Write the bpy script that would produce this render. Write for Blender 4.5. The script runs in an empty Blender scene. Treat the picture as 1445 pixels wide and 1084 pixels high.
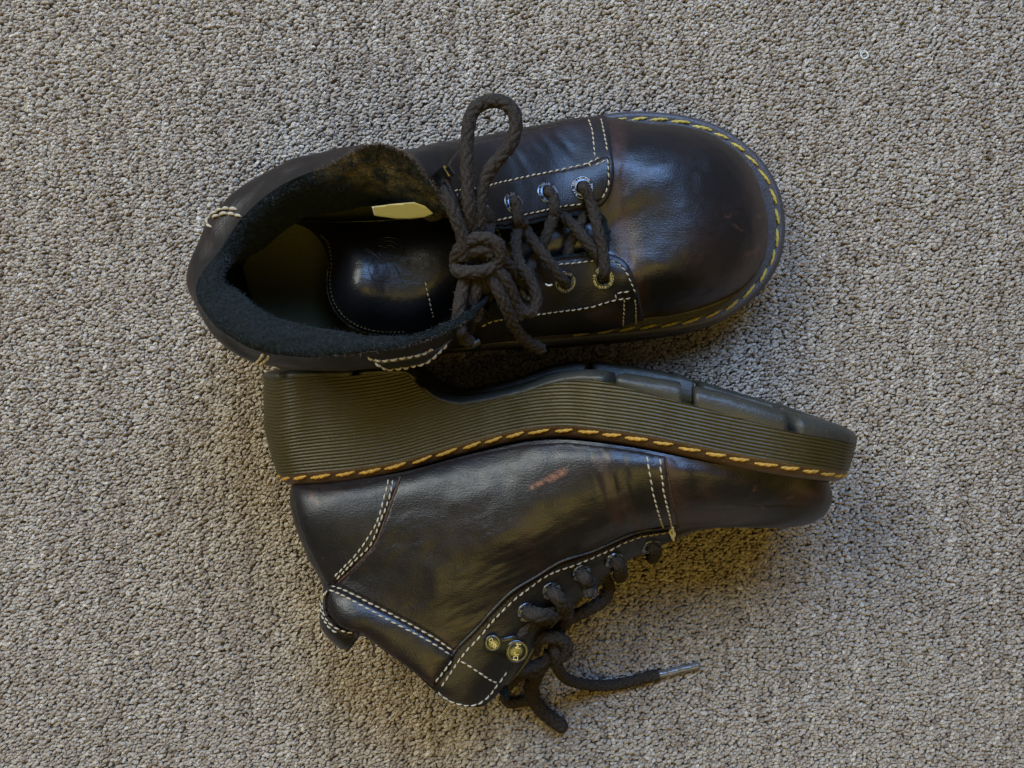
import bpy, math, random
import numpy as np
from mathutils import Vector, Matrix, noise
from mathutils.bvhtree import BVHTree
from mathutils.geometry import delaunay_2d_cdt

random.seed(7); np.random.seed(7)
S = 0.0004            # one modelling unit in metres
H = 1375.0            # camera height in units
CX, CY = 722.5, 542.0
scene = bpy.context.scene
col = scene.collection

# ------------------------------------------------------------------ camera, world, lamps, exposure
cam = bpy.data.cameras.new('camera')
cam.sensor_width = 36.0
cam.lens = 36.0 * H / 1445.0
cam.clip_start = 0.01; cam.clip_end = 20
camo = bpy.data.objects.new('camera', cam); col.objects.link(camo)
camo.location = (0, 0, H * S)
scene.camera = camo

world = bpy.data.worlds.new('World'); scene.world = world
world.use_nodes = True
bg = world.node_tree.nodes['Background']
bg.inputs['Color'].default_value = (1.0, 0.83, 0.45, 1)
bg.inputs['Strength'].default_value = 0.13

def area(name, loc, target, size, size_y, power, color, spread=180):
    l = bpy.data.lights.new(name, 'AREA'); l.shape = 'RECTANGLE'
    l.size = size; l.size_y = size_y; l.energy = power; l.color = color
    l.spread = math.radians(spread)
    o = bpy.data.objects.new(name, l); col.objects.link(o)
    o.location = loc
    d = Vector(target) - Vector(loc)
    o.rotation_euler = d.to_track_quat('-Z', 'Y').to_euler()
    return o
area('window_light', (0.28, 1.02, 1.18), (0.06, 0.06, 0), 0.85, 0.7, 39.0, (0.28, 0.51, 1.0))
area('left_window_light', (-0.98, 0.78, 1.10), (-0.16, 0.0, 0), 1.1, 0.9, 14.5, (0.90, 0.95, 0.90), 110)
area('room_light', (0.25, -0.75, 1.5), (0, 0, 0), 1.3, 0.9, 10.5, (1.0, 0.74, 0.14))
scene.view_settings.view_transform = 'Standard'
scene.view_settings.look = 'None'
scene.view_settings.exposure = 0.0
scene.view_settings.gamma = 1.0
scene.cycles.max_bounces = 6
scene.cycles.use_denoising = True

# ------------------------------------------------------------------ helpers
def P(px, py, z=0.0):
    f = 1 - z / H
    return ((px - CX) * f, (CY - py) * f, z)
def toimg(v):
    f = 1 - v[..., 2] / H
    return np.stack([CX + v[..., 0] / f, CY - v[..., 1] / f], -1)

def cr(p, n, closed=False):
    """Catmull-Rom through p (N,d): n samples (open: ends included)."""
    p = np.asarray(p, float); N = len(p)
    if closed:
        t = np.arange(n) / n * N; i = np.floor(t).astype(int); f = (t - i)[:, None]
        a, b, c, d = p[(i - 1) % N], p[i % N], p[(i + 1) % N], p[(i + 2) % N]
    else:
        t = np.linspace(0, N - 1, n); i = np.minimum(np.floor(t).astype(int), N - 2); f = (t - i)[:, None]
        q = np.vstack([2 * p[0] - p[1], p, 2 * p[-1] - p[-2]])
        a, b, c, d = q[i], q[i + 1], q[i + 2], q[i + 3]
    return 0.5 * (2 * b + (c - a) * f + (2 * a - 5 * b + 4 * c - d) * f ** 2 + (3 * b - a - 3 * c + d) * f ** 3)

def resample(p, step, closed=False):
    """even arc-length resampling of a polyline."""
    p = np.asarray(p, float)
    if closed: p = np.vstack([p, p[:1]])
    s = np.r_[0, np.cumsum(np.linalg.norm(np.diff(p, axis=0), axis=1))]
    n = max(2, int(round(s[-1] / step)) + 1)
    t = np.linspace(0, s[-1], n)
    if closed: t = t[:-1]
    return np.stack([np.interp(t, s, p[:, k]) for k in range(p.shape[1])], 1)

def smooth_path(pts, step, closed=False, dense=16):
    pts = np.asarray(pts, float)
    return resample(cr(pts, len(pts) * dense, closed), step, closed)

def gridfaces(nr, nc, closed_c=False, off=0, flip=False):
    r = np.arange(nr - 1)[:, None]; c = np.arange(nc if closed_c else nc - 1)[None, :]
    a = r * nc + c; b = r * nc + (c + 1) % nc
    f = np.stack([a, b, b + nc, a + nc], -1).reshape(-1, 4) + off
    return f[:, ::-1] if flip else f

def gridnormals(g, closed=False):
    """g (R,C,3) normals"""
    if closed:
        du = np.roll(g, -1, 1) - np.roll(g, 1, 1)
    else:
        du = np.gradient(g, axis=1)
    dv = np.gradient(g, axis=0)
    n = np.cross(du, dv)
    return n / (np.linalg.norm(n, axis=-1, keepdims=True) + 1e-9)

def smoothgrid(g, it, closed, fix=()):
    for _ in range(it):
        if closed: a = (np.roll(g, 1, 1) + np.roll(g, -1, 1)) / 2
        else:
            a = g.copy(); a[:, 1:-1] = (g[:, 2:] + g[:, :-2]) / 2
        g = g * 0.5 + a * 0.5
    return g

class Root: pass
def root(name, loc_u, label, cat):
    e = bpy.data.objects.new(name, None); col.objects.link(e)
    e.location = Vector(loc_u) * S
    e['label'] = label; e['category'] = cat
    e.empty_display_size = 0.02
    r = Root(); r.o = e; r.loc = np.array(loc_u, float)
    return r

def mk(name, v, f, mat, parent, smooth=True, label=None, kind=None, attrs=None, rt=None):
    """one mesh object; v in units (world); parent a Root or an object under rt"""
    base = np.zeros(3)
    if isinstance(parent, Root): base = parent.loc; par = parent.o; rl = parent.loc
    else:
        par = parent; rl = np.array(parent['rl']) if parent is not None else np.zeros(3)
    me = bpy.data.meshes.new(name)
    vv = (np.asarray(v, float) - rl) * S
    if isinstance(f, np.ndarray):
        k = f.shape[1]; nf = len(f)
        me.vertices.add(len(vv)); me.vertices.foreach_set('co', vv.ravel())
        me.loops.add(nf * k); me.loops.foreach_set('vertex_index', f.ravel().astype(np.int32))
        me.polygons.add(nf); me.polygons.foreach_set('loop_start', np.arange(0, nf * k, k, dtype=np.int32))
        me.polygons.foreach_set('loop_total', np.full(nf, k, dtype=np.int32))
        me.update(calc_edges=True)
    else:
        me.from_pydata([tuple(x) for x in vv], [], [tuple(int(i) for i in q) for q in f])
    me.validate()
    me.polygons.foreach_set('use_smooth', np.full(len(me.polygons), smooth))
    if attrs:
        for k, a in attrs.items():
            at = me.attributes.new(k, 'FLOAT', 'POINT')
            at.data.foreach_set('value', np.asarray(a, np.float32))
    me.materials.append(mat)
    o = bpy.data.objects.new(name, me); col.objects.link(o)
    if par is not None: o.parent = par
    o['rl'] = [float(x) for x in rl]
    if label: o['label'] = label
    if kind: o['kind'] = kind
    return o

class Geo:
    """collects pieces into one mesh"""
    def __init__(s): s.v = []; s.f = []; s.n = 0
    def add(s, v, f):
        s.v.append(np.asarray(v, float)); s.f += [tuple(int(i) + s.n for i in q) for q in f]; s.n += len(v)
    def build(s, name, mat, parent, **k):
        if not s.v: return None
        return mk(name, np.vstack(s.v), s.f, mat, parent, **k)

def frames(p):
    t = np.gradient(p, axis=0); t /= np.linalg.norm(t, axis=1, keepdims=True) + 1e-9
    n = np.zeros_like(p); r = np.array([0, 0, 1.0])
    if abs(t[0] @ r) > 0.9: r = np.array([0, 1.0, 0])
    a = r - t[0] * (r @ t[0]); n[0] = a / np.linalg.norm(a)
    for i in range(1, len(p)):
        a = n[i - 1] - t[i] * (n[i - 1] @ t[i]); n[i] = a / (np.linalg.norm(a) + 1e-9)
    return t, n, np.cross(t, n)

def tube(p, rad, nseg=12, braid=0.0, pitch=11.0, cap=True, flat=1.0, ns=4, taper=0):
    p = np.asarray(p, float); m = len(p)
    t, n, b = frames(p)
    s = np.r_[0, np.cumsum(np.linalg.norm(np.diff(p, axis=0), axis=1))]
    th = np.arange(nseg) / nseg * 2 * math.pi
    R = np.full((m, nseg), 1.0) * (np.asarray(rad).reshape(-1, 1) if np.ndim(rad) else rad)
    if braid:
        A = s[:, None] / pitch + ns * th[None] / (2 * math.pi)
        B = s[:, None] / pitch - ns * th[None] / (2 * math.pi)
        par_ = ((np.floor(A) + np.floor(B)) % 4) // 2
        ha = np.sqrt(np.abs(np.sin(math.pi * (A % 1)))); hb = np.sqrt(np.abs(np.sin(math.pi * (B % 1))))
        h = np.where(par_ < 0.5, ha * (0.75 + .25 * hb), hb * (0.75 + .25 * ha))
        R = R * (1 - braid + braid * 1.25 * h)
        lump = np.array([noise.noise(Vector((q[0] * .06, q[1] * .06, q[2] * .06))) for q in p])
        R = R * (1 + 0.07 * lump[:, None])
    if taper:
        k = np.clip(np.minimum(s, s[-1] - s) / taper, 0, 1); R = R * np.sqrt(1 - (1 - k[:, None]) ** 2 + 1e-3)
    v = p[:, None] + R[..., None] * (np.cos(th)[None, :, None] * n[:, None] + np.sin(th)[None, :, None] * b[:, None] * flat)
    v = v.reshape(-1, 3); f = gridfaces(m, nseg, True).tolist()
    if cap:
        f.append(list(range(nseg))[::-1]); f.append([(m - 1) * nseg + i for i in range(nseg)])
    return v, f

CAM = np.array([0, 0, H])
class Surf:
    def __init__(s): s.v = []; s.f = []; s.n = 0
    def add(s, v, f):
        v = np.asarray(v, float)
        s.v.append(v); s.f += [tuple(int(i) + s.n for i in q) for q in f]; s.n += len(v); s.t = None
    def bvh(s):
        if s.t is None: s.t = BVHTree.FromPolygons([tuple(x) for x in np.vstack(s.v)], s.f)
        return s.t
    def cast(s, px, py, zguess=200.0):
        g = np.array(P(px, py, 0)) - CAM
        d = Vector(g / np.linalg.norm(g))
        hit, n, i, dist = s.bvh().ray_cast(Vector(CAM), d)
        if hit is None:
            hit, n, i, dist = s.bvh().find_nearest(Vector(P(px, py, zguess)))
        n = np.array(n)
        if n @ np.array(d) > 0.15: n = -n
        return np.array(hit), n
    def path(s, pts, step=1.5, zg=200.0, closed=False):
        im = smooth_path(pts, step, closed)
        o = []; nn = []
        for q in im:
            h, n = s.cast(q[0], q[1], zg); zg = h[2]; o.append(h); nn.append(n)
        o = np.array(o); nn = np.array(nn)
        if len(o) > 8:
            k = np.ones(5) / 5
            for j in range(3):
                nn[:, j] = np.convolve(np.pad(nn[:, j], 2, mode='edge'), k, 'valid')
                o[:, j] = np.convolve(np.pad(o[:, j], 2, mode='edge'), k, 'valid')
        nn /= np.linalg.norm(nn, axis=1, keepdims=True) + 1e-9
        return o, nn

# ------------------------------------------------------------------ materials
def newmat(name):
    m = bpy.data.materials.new(name); m.use_nodes = True
    nt = m.node_tree; b = nt.nodes['Principled BSDF']
    return m, nt, b
def nd(nt, t, **k):
    n = nt.nodes.new(t)
    for a, v in k.items(): setattr(n, a, v)
    return n
def objco(nt, scale=(1, 1, 1), rot=(0, 0, 0)):
    c = nd(nt, 'ShaderNodeTexCoord'); m = nd(nt, 'ShaderNodeMapping')
    nt.links.new(c.outputs['Object'], m.inputs['Vector'])
    m.inputs['Scale'].default_value = scale; m.inputs['Rotation'].default_value = rot
    return m.outputs['Vector']
def tex(nt, vec, scale, detail=3, rough=0.5, kind='noise'):
    if kind == 'noise':
        n = nd(nt, 'ShaderNodeTexNoise'); n.inputs['Detail'].default_value = detail; n.inputs['Roughness'].default_value = rough
        out = n.outputs['Fac']
    else:
        n = nd(nt, 'ShaderNodeTexVoronoi'); out = n.outputs['Distance']
    n.inputs['Scale'].default_value = scale
    nt.links.new(vec, n.inputs['Vector']); return out
def ramp(nt, fac, stops):
    r = nd(nt, 'ShaderNodeValToRGB'); e = r.color_ramp.elements
    while len(e) < len(stops): e.new(0.5)
    for i, (p, c) in enumerate(stops):
        e[i].position = p; e[i].color = (*c, 1) if len(c) == 3 else c
    nt.links.new(fac, r.inputs['Fac']); return r.outputs['Color']
def math_(nt, op, a, b=0.0):
    n = nd(nt, 'ShaderNodeMath', operation=op)
    for i, x in enumerate((a, b)):
        if isinstance(x, (int, float)): n.inputs[i].default_value = x
        else: nt.links.new(x, n.inputs[i])
    return n.outputs[0]
def mixc(nt, fac, a, b):
    n = nd(nt, 'ShaderNodeMix', data_type='RGBA')
    if isinstance(fac, (int, float)): n.inputs[0].default_value = fac
    else: nt.links.new(fac, n.inputs[0])
    for i, x in ((6, a), (7, b)):
        if isinstance(x, tuple): n.inputs[i].default_value = (*x, 1)
        else: nt.links.new(x, n.inputs[i])
    return n.outputs[2]
def bump(nt, h, strength, dist, prev=None):
    b = nd(nt, 'ShaderNodeBump'); b.inputs['Strength'].default_value = strength; b.inputs['Distance'].default_value = dist
    nt.links.new(h, b.inputs['Height'])
    if prev is not None: nt.links.new(prev, b.inputs['Normal'])
    return b.outputs['Normal']

def leather(name, dark, brown, rough=0.36, coat=0.25, grain=1.0, wornmin=0.0):
    m, nt, b = newmat(name); L = nt.links
    v = objco(nt)
    at = nd(nt, 'ShaderNodeAttribute', attribute_name='wear')
    big = tex(nt, v, 38, 4, .6)
    med = tex(nt, v, 240, 5, .65)
    streak = tex(nt, objco(nt, (260, 1400, 700), (0, 0, .35)), 1, 3, .6)
    w = math_(nt, 'MULTIPLY', at.outputs['Fac'], math_(nt, 'ADD', math_(nt, 'MULTIPLY', med, 1.5), -0.1))
    w2 = math_(nt, 'ADD', w, math_(nt, 'MULTIPLY', ramp(nt, big, [(0.42, (0, 0, 0)), (0.72, (1, 1, 1))]), 0.13))
    w2 = math_(nt, 'ADD', w2, wornmin)
    cl = nd(nt, 'ShaderNodeClamp'); L.new(w2, cl.inputs[0])
    c = mixc(nt, cl.outputs[0], dark, brown)
    sp = ramp(nt, tex(nt, v, 900, 2, .6), [(0.70, (0, 0, 0)), (0.78, (1, 1, 1))])     # dust specks and nicks
    c = mixc(nt, math_(nt, 'MULTIPLY', sp, 0.22), c, (0.16, 0.13, 0.11))
    L.new(c, b.inputs['Base Color'])
    sc = nd(nt, 'ShaderNodeAttribute', attribute_name='scuff')
    sf = math_(nt, 'MULTIPLY', sc.outputs['Fac'], ramp(nt, tex(nt, v, 420, 4, .7), [(0.38, (0, 0, 0)), (0.54, (1, 1, 1))]))
    c = mixc(nt, math_(nt, 'MULTIPLY', sf, .75), c, (0.15, 0.062, 0.032))
    L.new(c, b.inputs['Base Color'])
    r = math_(nt, 'ADD', math_(nt, 'MULTIPLY', med, 0.24), rough - 0.10)
    r = math_(nt, 'ADD', r, math_(nt, 'MULTIPLY', cl.outputs[0], 0.10))
    L.new(r, b.inputs['Roughness'])
    b.inputs['Coat Weight'].default_value = coat; b.inputs['Coat Roughness'].default_value = 0.32
    b.inputs['Specular IOR Level'].default_value = 0.38
    n1 = bump(nt, tex(nt, v, 1250, 2, .6, 'vor'), 0.26 * grain, 0.00028)
    n2 = bump(nt, streak, 0.26 * grain, 0.00045, n1)
    n3 = bump(nt, tex(nt, v, 130, 5, .65), 0.16, 0.0008, n2)
    L.new(n3, b.inputs['Normal'])
    return m
M = {}
M['leather'] = leather('worn_black_leather', (0.0050, 0.0042, 0.0046), (0.036, 0.016, 0.011), rough=.36, coat=.05)
M['leather_b'] = leather('worn_black_leather_panel', (0.0048, 0.0044, 0.0050), (0.036, 0.017, 0.013), rough=0.42, coat=.04)
M['tongue'] = leather('smooth_tongue_leather', (0.006, 0.006, 0.0075), (0.012, 0.010, 0.010), rough=0.33, coat=.3)

def simple(name, c1, c2, rough, scale, bstr=0.4, bd=0.0004, metal=0.0, detail=4, trans=0.0, sheen=0.0):
    m, nt, b = newmat(name)
    v = objco(nt)
    c = ramp(nt, tex(nt, v, scale, detail, .6), [(0.3, c1), (0.7, c2)])
    nt.links.new(c, b.inputs['Base Color'])
    b.inputs['Roughness'].default_value = rough; b.inputs['Metallic'].default_value = metal
    if sheen:
        b.inputs['Sheen Weight'].default_value = sheen; b.inputs['Sheen Roughness'].default_value = .5
    if rough >= .8 and not metal: b.inputs['Specular IOR Level'].default_value = .08
    nt.links.new(bump(nt, tex(nt, v, scale * 2.5, 3, .6), bstr, bd), b.inputs['Normal'])
    return m
M['rawedge'] = simple('raw_leather_edge', (0.03, 0.018, 0.012), (0.10, 0.06, 0.035), 0.9, 900, 0.8)
M['fleece'] = simple('charcoal_fleece', (0.006, 0.009, 0.010), (0.022, 0.030, 0.032), 0.95, 700, 1.0, 0.0012, sheen=.0)
def fleece_mat():
    m, nt, b = newmat('charcoal_fleece'); v = objco(nt)
    c = ramp(nt, tex(nt, v, 700, 4, .6), [(0.3, (0.004, 0.006, 0.0065)), (0.7, (0.015, 0.020, 0.022))])
    w = nd(nt, 'ShaderNodeAttribute', attribute_name='wear')
    f = math_(nt, 'MULTIPLY', w.outputs['Fac'], ramp(nt, tex(nt, v, 160, 5, .7), [(0.38, (0, 0, 0)), (0.62, (1, 1, 1))]))
    c = mixc(nt, f, c, ramp(nt, tex(nt, v, 900, 3, .6), [(0.3, (0.07, 0.055, 0.025)), (0.7, (0.22, 0.17, 0.08))]))
    nt.links.new(c, b.inputs['Base Color']); b.inputs['Roughness'].default_value = .95
    b.inputs['Specular IOR Level'].default_value = .15
    n1 = bump(nt, tex(nt, v, 1800, 3, .7), 1.0, .0012); nt.links.new(bump(nt, tex(nt, v, 350, 3, .6), .8, .002, n1), b.inputs['Normal'])
    return m
M['fleece'] = fleece_mat()
M['fiber'] = simple('fleece_fibre', (0.008, 0.012, 0.013), (0.034, 0.042, 0.044), 0.8, 300, 0.2)
M['suede'] = simple('flap_suede', (0.030, 0.028, 0.020), (0.11, 0.09, 0.045), 0.95, 500, 1.0, 0.001)
M['insole'] = simple('olive_insole_cloth', (0.050, 0.050, 0.024), (0.085, 0.082, 0.045), 0.9, 1500, 0.6)
M['label'] = simple('cream_label_tape', (0.66, 0.70, 0.56), (0.78, 0.80, 0.66), 0.8, 900, 0.2)
M['lace'] = simple('brown_lace_cotton', (0.012, 0.0095, 0.0075), (0.044, 0.035, 0.028), 0.9, 1300, 0.9, 0.0005, sheen=.0)
M['fuzz'] = simple('lace_fuzz', (0.05, 0.038, 0.03), (0.10, 0.085, 0.07), 0.9, 1300, 0.1)
M['thread'] = simple('cream_seam_thread', (0.20, 0.16, 0.10), (0.44, 0.37, 0.26), 0.8, 2500, 0.5)
M['yellow'] = simple('yellow_welt_thread', (0.20, 0.14, 0.02), (0.46, 0.34, 0.05), 0.65, 1500, 0.7, 0.0003)
M['gold'] = simple('ochre_welt_thread', (0.20, 0.095, 0.010), (0.40, 0.22, 0.018), 0.65, 1500, 0.7, 0.0003)
M['metal'] = simple('dark_nickel', (0.065, 0.072, 0.085), (0.12, 0.13, 0.145), 0.28, 500, 0.15, 0.0002, metal=1.0)
M['engrave'] = simple('bright_nickel_lettering', (0.38, 0.38, 0.39), (0.50, 0.50, 0.51), 0.4, 500, 0.1, 0.0002, metal=1.0)
M['black'] = simple('eyelet_hole', (0.003, 0.003, 0.003), (0.006, 0.006, 0.006), 0.9, 500, 0.1)
M['aglet'] = simple('smoky_plastic_aglet', (0.05, 0.048, 0.043), (0.12, 0.115, 0.11), 0.18, 300, 0.3, 0.0004)
M['lint'] = simple('white_lint', (0.45, 0.43, 0.37), (0.62, 0.60, 0.52), 0.8, 900, 0.1)
M['backing'] = simple('carpet_backing', (0.09, 0.072, 0.055), (0.15, 0.125, 0.10), 0.95, 900, 0.6, 0.001)
def rubber(name, c1, c2, rough):
    m, nt, b = newmat(name); v = objco(nt)
    c = mixc(nt, ramp(nt, tex(nt, v, 28, 4, .6), [(0.35, (0, 0, 0)), (0.65, (1, 1, 1))]), c1, c2)
    d = ramp(nt, tex(nt, v, 1100, 4, .7), [(0.60, (0, 0, 0)), (0.72, (1, 1, 1))])
    c = mixc(nt, math_(nt, 'MULTIPLY', d, .45), c, (0.20, 0.17, 0.10))
    nt.links.new(c, b.inputs['Base Color'])
    nt.links.new(math_(nt, 'ADD', math_(nt, 'MULTIPLY', tex(nt, v, 90, 4, .6), .3), rough - .15), b.inputs['Roughness'])
    nt.links.new(bump(nt, tex(nt, v, 120, 5, .7), 0.35, 0.0015, bump(nt, tex(nt, v, 900, 4, .6), 0.35, 0.0005)), b.inputs['Normal'])
    b.inputs['Specular IOR Level'].default_value = .3
    return m
M['sole'] = rubber('amber_black_rubber', (0.030, 0.0225, 0.0035), (0.034, 0.0245, 0.006), 0.44)
M['sole_dark'] = rubber('dark_rubber', (0.026, 0.021, 0.020), (0.036, 0.028, 0.025), 0.42)
M['tread'] = rubber('worn_grey_rubber', (0.024, 0.022, 0.016), (0.038, 0.034, 0.025), 0.42)
M['welt_brown'] = rubber('brown_welt_rubber', (0.050, 0.028, 0.014), (0.070, 0.040, 0.018), 0.38)
M['welt_dark'] = rubber('dark_welt_rubber', (0.035, 0.030, 0.031), (0.048, 0.040, 0.040), 0.40)

# ------------------------------------------------------------------ carpet
cz = -1.2
ex, ey = 6000, 6000
v = np.array([(-ex, -ey, cz), (ex, -ey, cz), (ex, ey, cz), (-ex, ey, cz)], float)
flo = mk('carpet_floor', v, [(0, 1, 2, 3)], M['backing'], None, smooth=False, kind='structure')
flo['label'] = 'taupe loop pile carpet floor under both boots'
del flo['rl']

def carpet_mat():
    m, nt, b = newmat('taupe_carpet_yarn'); L = nt.links
    at = nd(nt, 'ShaderNodeAttribute', attribute_name='tcol', attribute_type='INSTANCER')
    c = ramp(nt, at.outputs['Fac'], [(0.0, (0.150, 0.115, 0.085)), (0.22, (0.222, 0.177, 0.136)), (0.45, (0.292, 0.244, 0.191)), (0.72, (0.352, 0.302, 0.240)), (1.0, (0.47, 0.415, 0.34))])
    co = objco(nt, (1, 1, 1))
    n = tex(nt, co, 1100, 3, .7)
    c2 = mixc(nt, math_(nt, 'MULTIPLY', n, .45), c, (0.17, 0.13, 0.10))
    L.new(c2, b.inputs['Base Color']); b.inputs['Roughness'].default_value = .95
    b.inputs['Specular IOR Level'].default_value = 0.15
    w = nd(nt, 'ShaderNodeTexWave'); w.inputs['Scale'].default_value = 420; w.inputs['Distortion'].default_value = 3
    L.new(co, w.inputs['Vector'])
    L.new(bump(nt, w.outputs['Fac'], .5, .0004), b.inputs['Normal'])
    return m
M['yarn'] = carpet_mat()

def make_carpet():
    px_, py_ = 5.2, 4.0
    nx = int(2 * 1150 / px_); ny = int(2 * 920 / py_)
    i, j = np.meshgrid(np.arange(nx), np.arange(ny), indexing='ij')
    x = -1150 + i * px_ + (j % 2) * px_ * .5 + np.random.normal(0, 1.25, i.shape)
    # rows climb gently to the right, as in a loop pile seen a little askew
    y = -920 + j * py_ + x * 0.0 + np.random.normal(0, 0.95, i.shape)
    y = y + 4 * np.sin(x * .011) + 2.0 * np.sin(x * .05 + y * .01)
    z = np.random.normal(1.5, .75, i.shape)
    pts = np.stack([x, y, z], -1).reshape(-1, 3)
    n = len(pts)
    # colour: fibres differ tuft by tuft, with faint streaks along the tufting direction
    r = np.random.rand(n)
    colr = np.where(np.random.rand(n) < .62, np.random.normal(.58, .13, n), np.random.normal(.38, .14, n))
    colstreak = np.random.normal(0, .10, nx)
    seg = np.repeat(np.random.normal(0, .10, (nx, ny // 14 + 1)), 14, axis=1)[:, :ny]
    colr = colr + (colstreak[:, None] * .75 + seg).ravel()
    big = np.array([noise.noise(Vector((p[0] * .006, p[1] * .004, 0))) for p in pts])
    colr = np.clip(colr + .05 * big, 0, 1)
    me = bpy.data.meshes.new('carpet_pile')
    me.vertices.add(n); me.vertices.foreach_set('co', (pts * S).ravel())
    def fa(name, a):
        at = me.attributes.new(name, 'FLOAT', 'POINT'); at.data.foreach_set('value', a.astype(np.float32))
    fa('tcol', colr)
    rot = np.zeros((n, 3)); rot[:, 2] = np.random.normal(.42, .42, n); rot[:, 1] = np.random.normal(0, .28, n); rot[:, 0] = np.random.normal(0, .28, n)
    at = me.attributes.new('trot', 'FLOAT_VECTOR', 'POINT'); at.data.foreach_set('vector', rot.astype(np.float32).ravel())
    scl = np.stack([np.random.normal(1.0, .16, n), np.random.normal(1, .13, n), np.random.normal(1, .12, n)], 1) * (np.random.normal(1, .1, n)[:, None])
    at = me.attributes.new('tscl', 'FLOAT_VECTOR', 'POINT'); at.data.foreach_set('vector', np.clip(scl, .6, 1.6).astype(np.float32).ravel())
    at = me.attributes.new('tvar', 'INT', 'POINT'); at.data.foreach_set('value', np.random.randint(0, 5, n).astype(np.int32))
    me.materials.append(M['yarn'])
    o = bpy.data.objects.new('carpet_pile', me); col.objects.link(o)
    o['kind'] = 'stuff'; o['label'] = 'grey beige looped carpet pile with darker flecks'; o['category'] = 'carpet'
    ng = bpy.data.node_groups.new('pile', 'GeometryNodeTree')
    ng.interface.new_socket('Geometry', in_out='INPUT', socket_type='NodeSocketGeometry')
    ng.interface.new_socket('Geometry', in_out='OUTPUT', socket_type='NodeSocketGeometry')
    N = ng.nodes; L = ng.links
    gi = N.new('NodeGroupInput'); go = N.new('NodeGroupOutput')
    g2i = []
    for k in range(5):
        ic = N.new('GeometryNodeMeshIcoSphere'); ic.inputs['Radius'].default_value = 1.0; ic.inputs['Subdivisions'].default_value = 3
        sp = N.new('GeometryNodeSetPosition'); nz = N.new('ShaderNodeTexNoise'); nz.noise_dimensions = '4D'
        nz.inputs['Scale'].default_value = 2.1; nz.inputs['Detail'].default_value = 2.0; nz.inputs['W'].default_value = k * 3.7
        vm = N.new('ShaderNodeVectorMath'); vm.operation = 'SUBTRACT'; vm.inputs[1].default_value = (.5, .5, .5)
        vs = N.new('ShaderNodeVectorMath'); vs.operation = 'SCALE'; vs.inputs['Scale'].default_value = 1.35
        L.new(nz.outputs['Color'], vm.inputs[0]); L.new(vm.outputs[0], vs.inputs[0])
        L.new(ic.outputs['Mesh'], sp.inputs['Geometry']); L.new(vs.outputs[0], sp.inputs['Offset'])
        tr = N.new('GeometryNodeTransform'); L.new(sp.outputs[0], tr.inputs['Geometry'])
        tr.inputs['Scale'].default_value = (3.7 * S, 2.3 * S, 3.7 * S)
        sm = N.new('GeometryNodeSetMaterial'); sm.inputs['Material'].default_value = M['yarn']
        L.new(tr.outputs[0], sm.inputs['Geometry'])
        ss = N.new('GeometryNodeSetShadeSmooth'); L.new(sm.outputs[0], ss.inputs['Geometry'])
        gg = N.new('GeometryNodeGeometryToInstance'); L.new(ss.outputs[0], gg.inputs[0]); g2i.append(gg)
    for q in g2i[1:]: L.new(q.outputs[0], g2i[0].inputs[0]) if False else None
    jn = N.new('GeometryNodeJoinGeometry')
    for q in g2i[::-1]: L.new(q.outputs[0], jn.inputs[0])
    ins = N.new('GeometryNodeInstanceOnPoints'); L.new(gi.outputs[0], ins.inputs['Points']); L.new(jn.outputs[0], ins.inputs['Instance'])
    ins.inputs['Pick Instance'].default_value = True
    def na(nm, dt):
        a = N.new('GeometryNodeInputNamedAttribute'); a.data_type = dt; a.inputs['Name'].default_value = nm
        return [s_ for s_ in a.outputs if s_.enabled and s_.name == 'Attribute'][0]
    L.new(na('tvar', 'INT'), ins.inputs['Instance Index'])
    L.new(na('trot', 'FLOAT_VECTOR'), ins.inputs['Rotation'])
    L.new(na('tscl', 'FLOAT_VECTOR'), ins.inputs['Scale'])
    L.new(ins.outputs[0], go.inputs[0])
    md = o.modifiers.new('pile', 'NODES'); md.node_group = ng
make_carpet()
def carpet_fuzz():
    n = 5200
    p = np.stack([np.random.uniform(-760, 760, n), np.random.uniform(-580, 580, n), np.random.uniform(3.6, 5.6, n)], 1)
    a = np.random.uniform(0, 2 * math.pi, n); L_ = np.random.uniform(4, 13, n)
    d = np.stack([np.cos(a), np.sin(a), np.random.uniform(-.15, .25, n)], 1)
    s_ = np.stack([-np.sin(a), np.cos(a), np.zeros(n)], 1) * np.random.choice([-1, 1], n)[:, None]
    q = []
    for t in (0, .35, .7, 1.0): q.append(p + d * (L_ * t)[:, None] + s_ * (L_ * t * t * .45)[:, None])
    w = s_ * .16
    V = np.stack([q[0] - w, q[0] + w, q[1] - w, q[1] + w, q[2] - w, q[2] + w, q[3]], 1).reshape(-1, 3)
    i = np.arange(n)[:, None] * 7
    F = np.hstack([i, i + 1, i + 2, i + 2, i + 1, i + 3, i + 2, i + 3, i + 4, i + 4, i + 3, i + 5, i + 4, i + 5, i + 6]).reshape(-1, 3)
    o = mk('carpet_fuzz', V, F, simple('pale_carpet_fibre', (0.34, 0.30, 0.24), (0.56, 0.51, 0.43), .9, 400), None, smooth=False, kind='stuff')
    o['label'] = 'fine loose fibres lying on the carpet pile'; o['category'] = 'carpet fibre'
carpet_fuzz()

# ------------------------------------------------------------------ shared boot pieces
def segdist(im, segs):
    """weight field from image-space strokes (x0,y0,x1,y1,r,strength): where the leather really is rubbed brown"""
    w = np.zeros(len(im))
    for x0, y0, x1, y1, r, st in segs:
        a = np.array([x0, y0], float); d = np.array([x1 - x0, y1 - y0], float); l = d @ d + 1e-6
        t = np.clip(((im - a) @ d) / l, 0, 1)
        q = np.linalg.norm(im - (a + t[:, None] * d), axis=1)
        w = np.maximum(w, st * np.clip(1 - q / r, 0, 1) ** 1.0)
    return w

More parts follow.
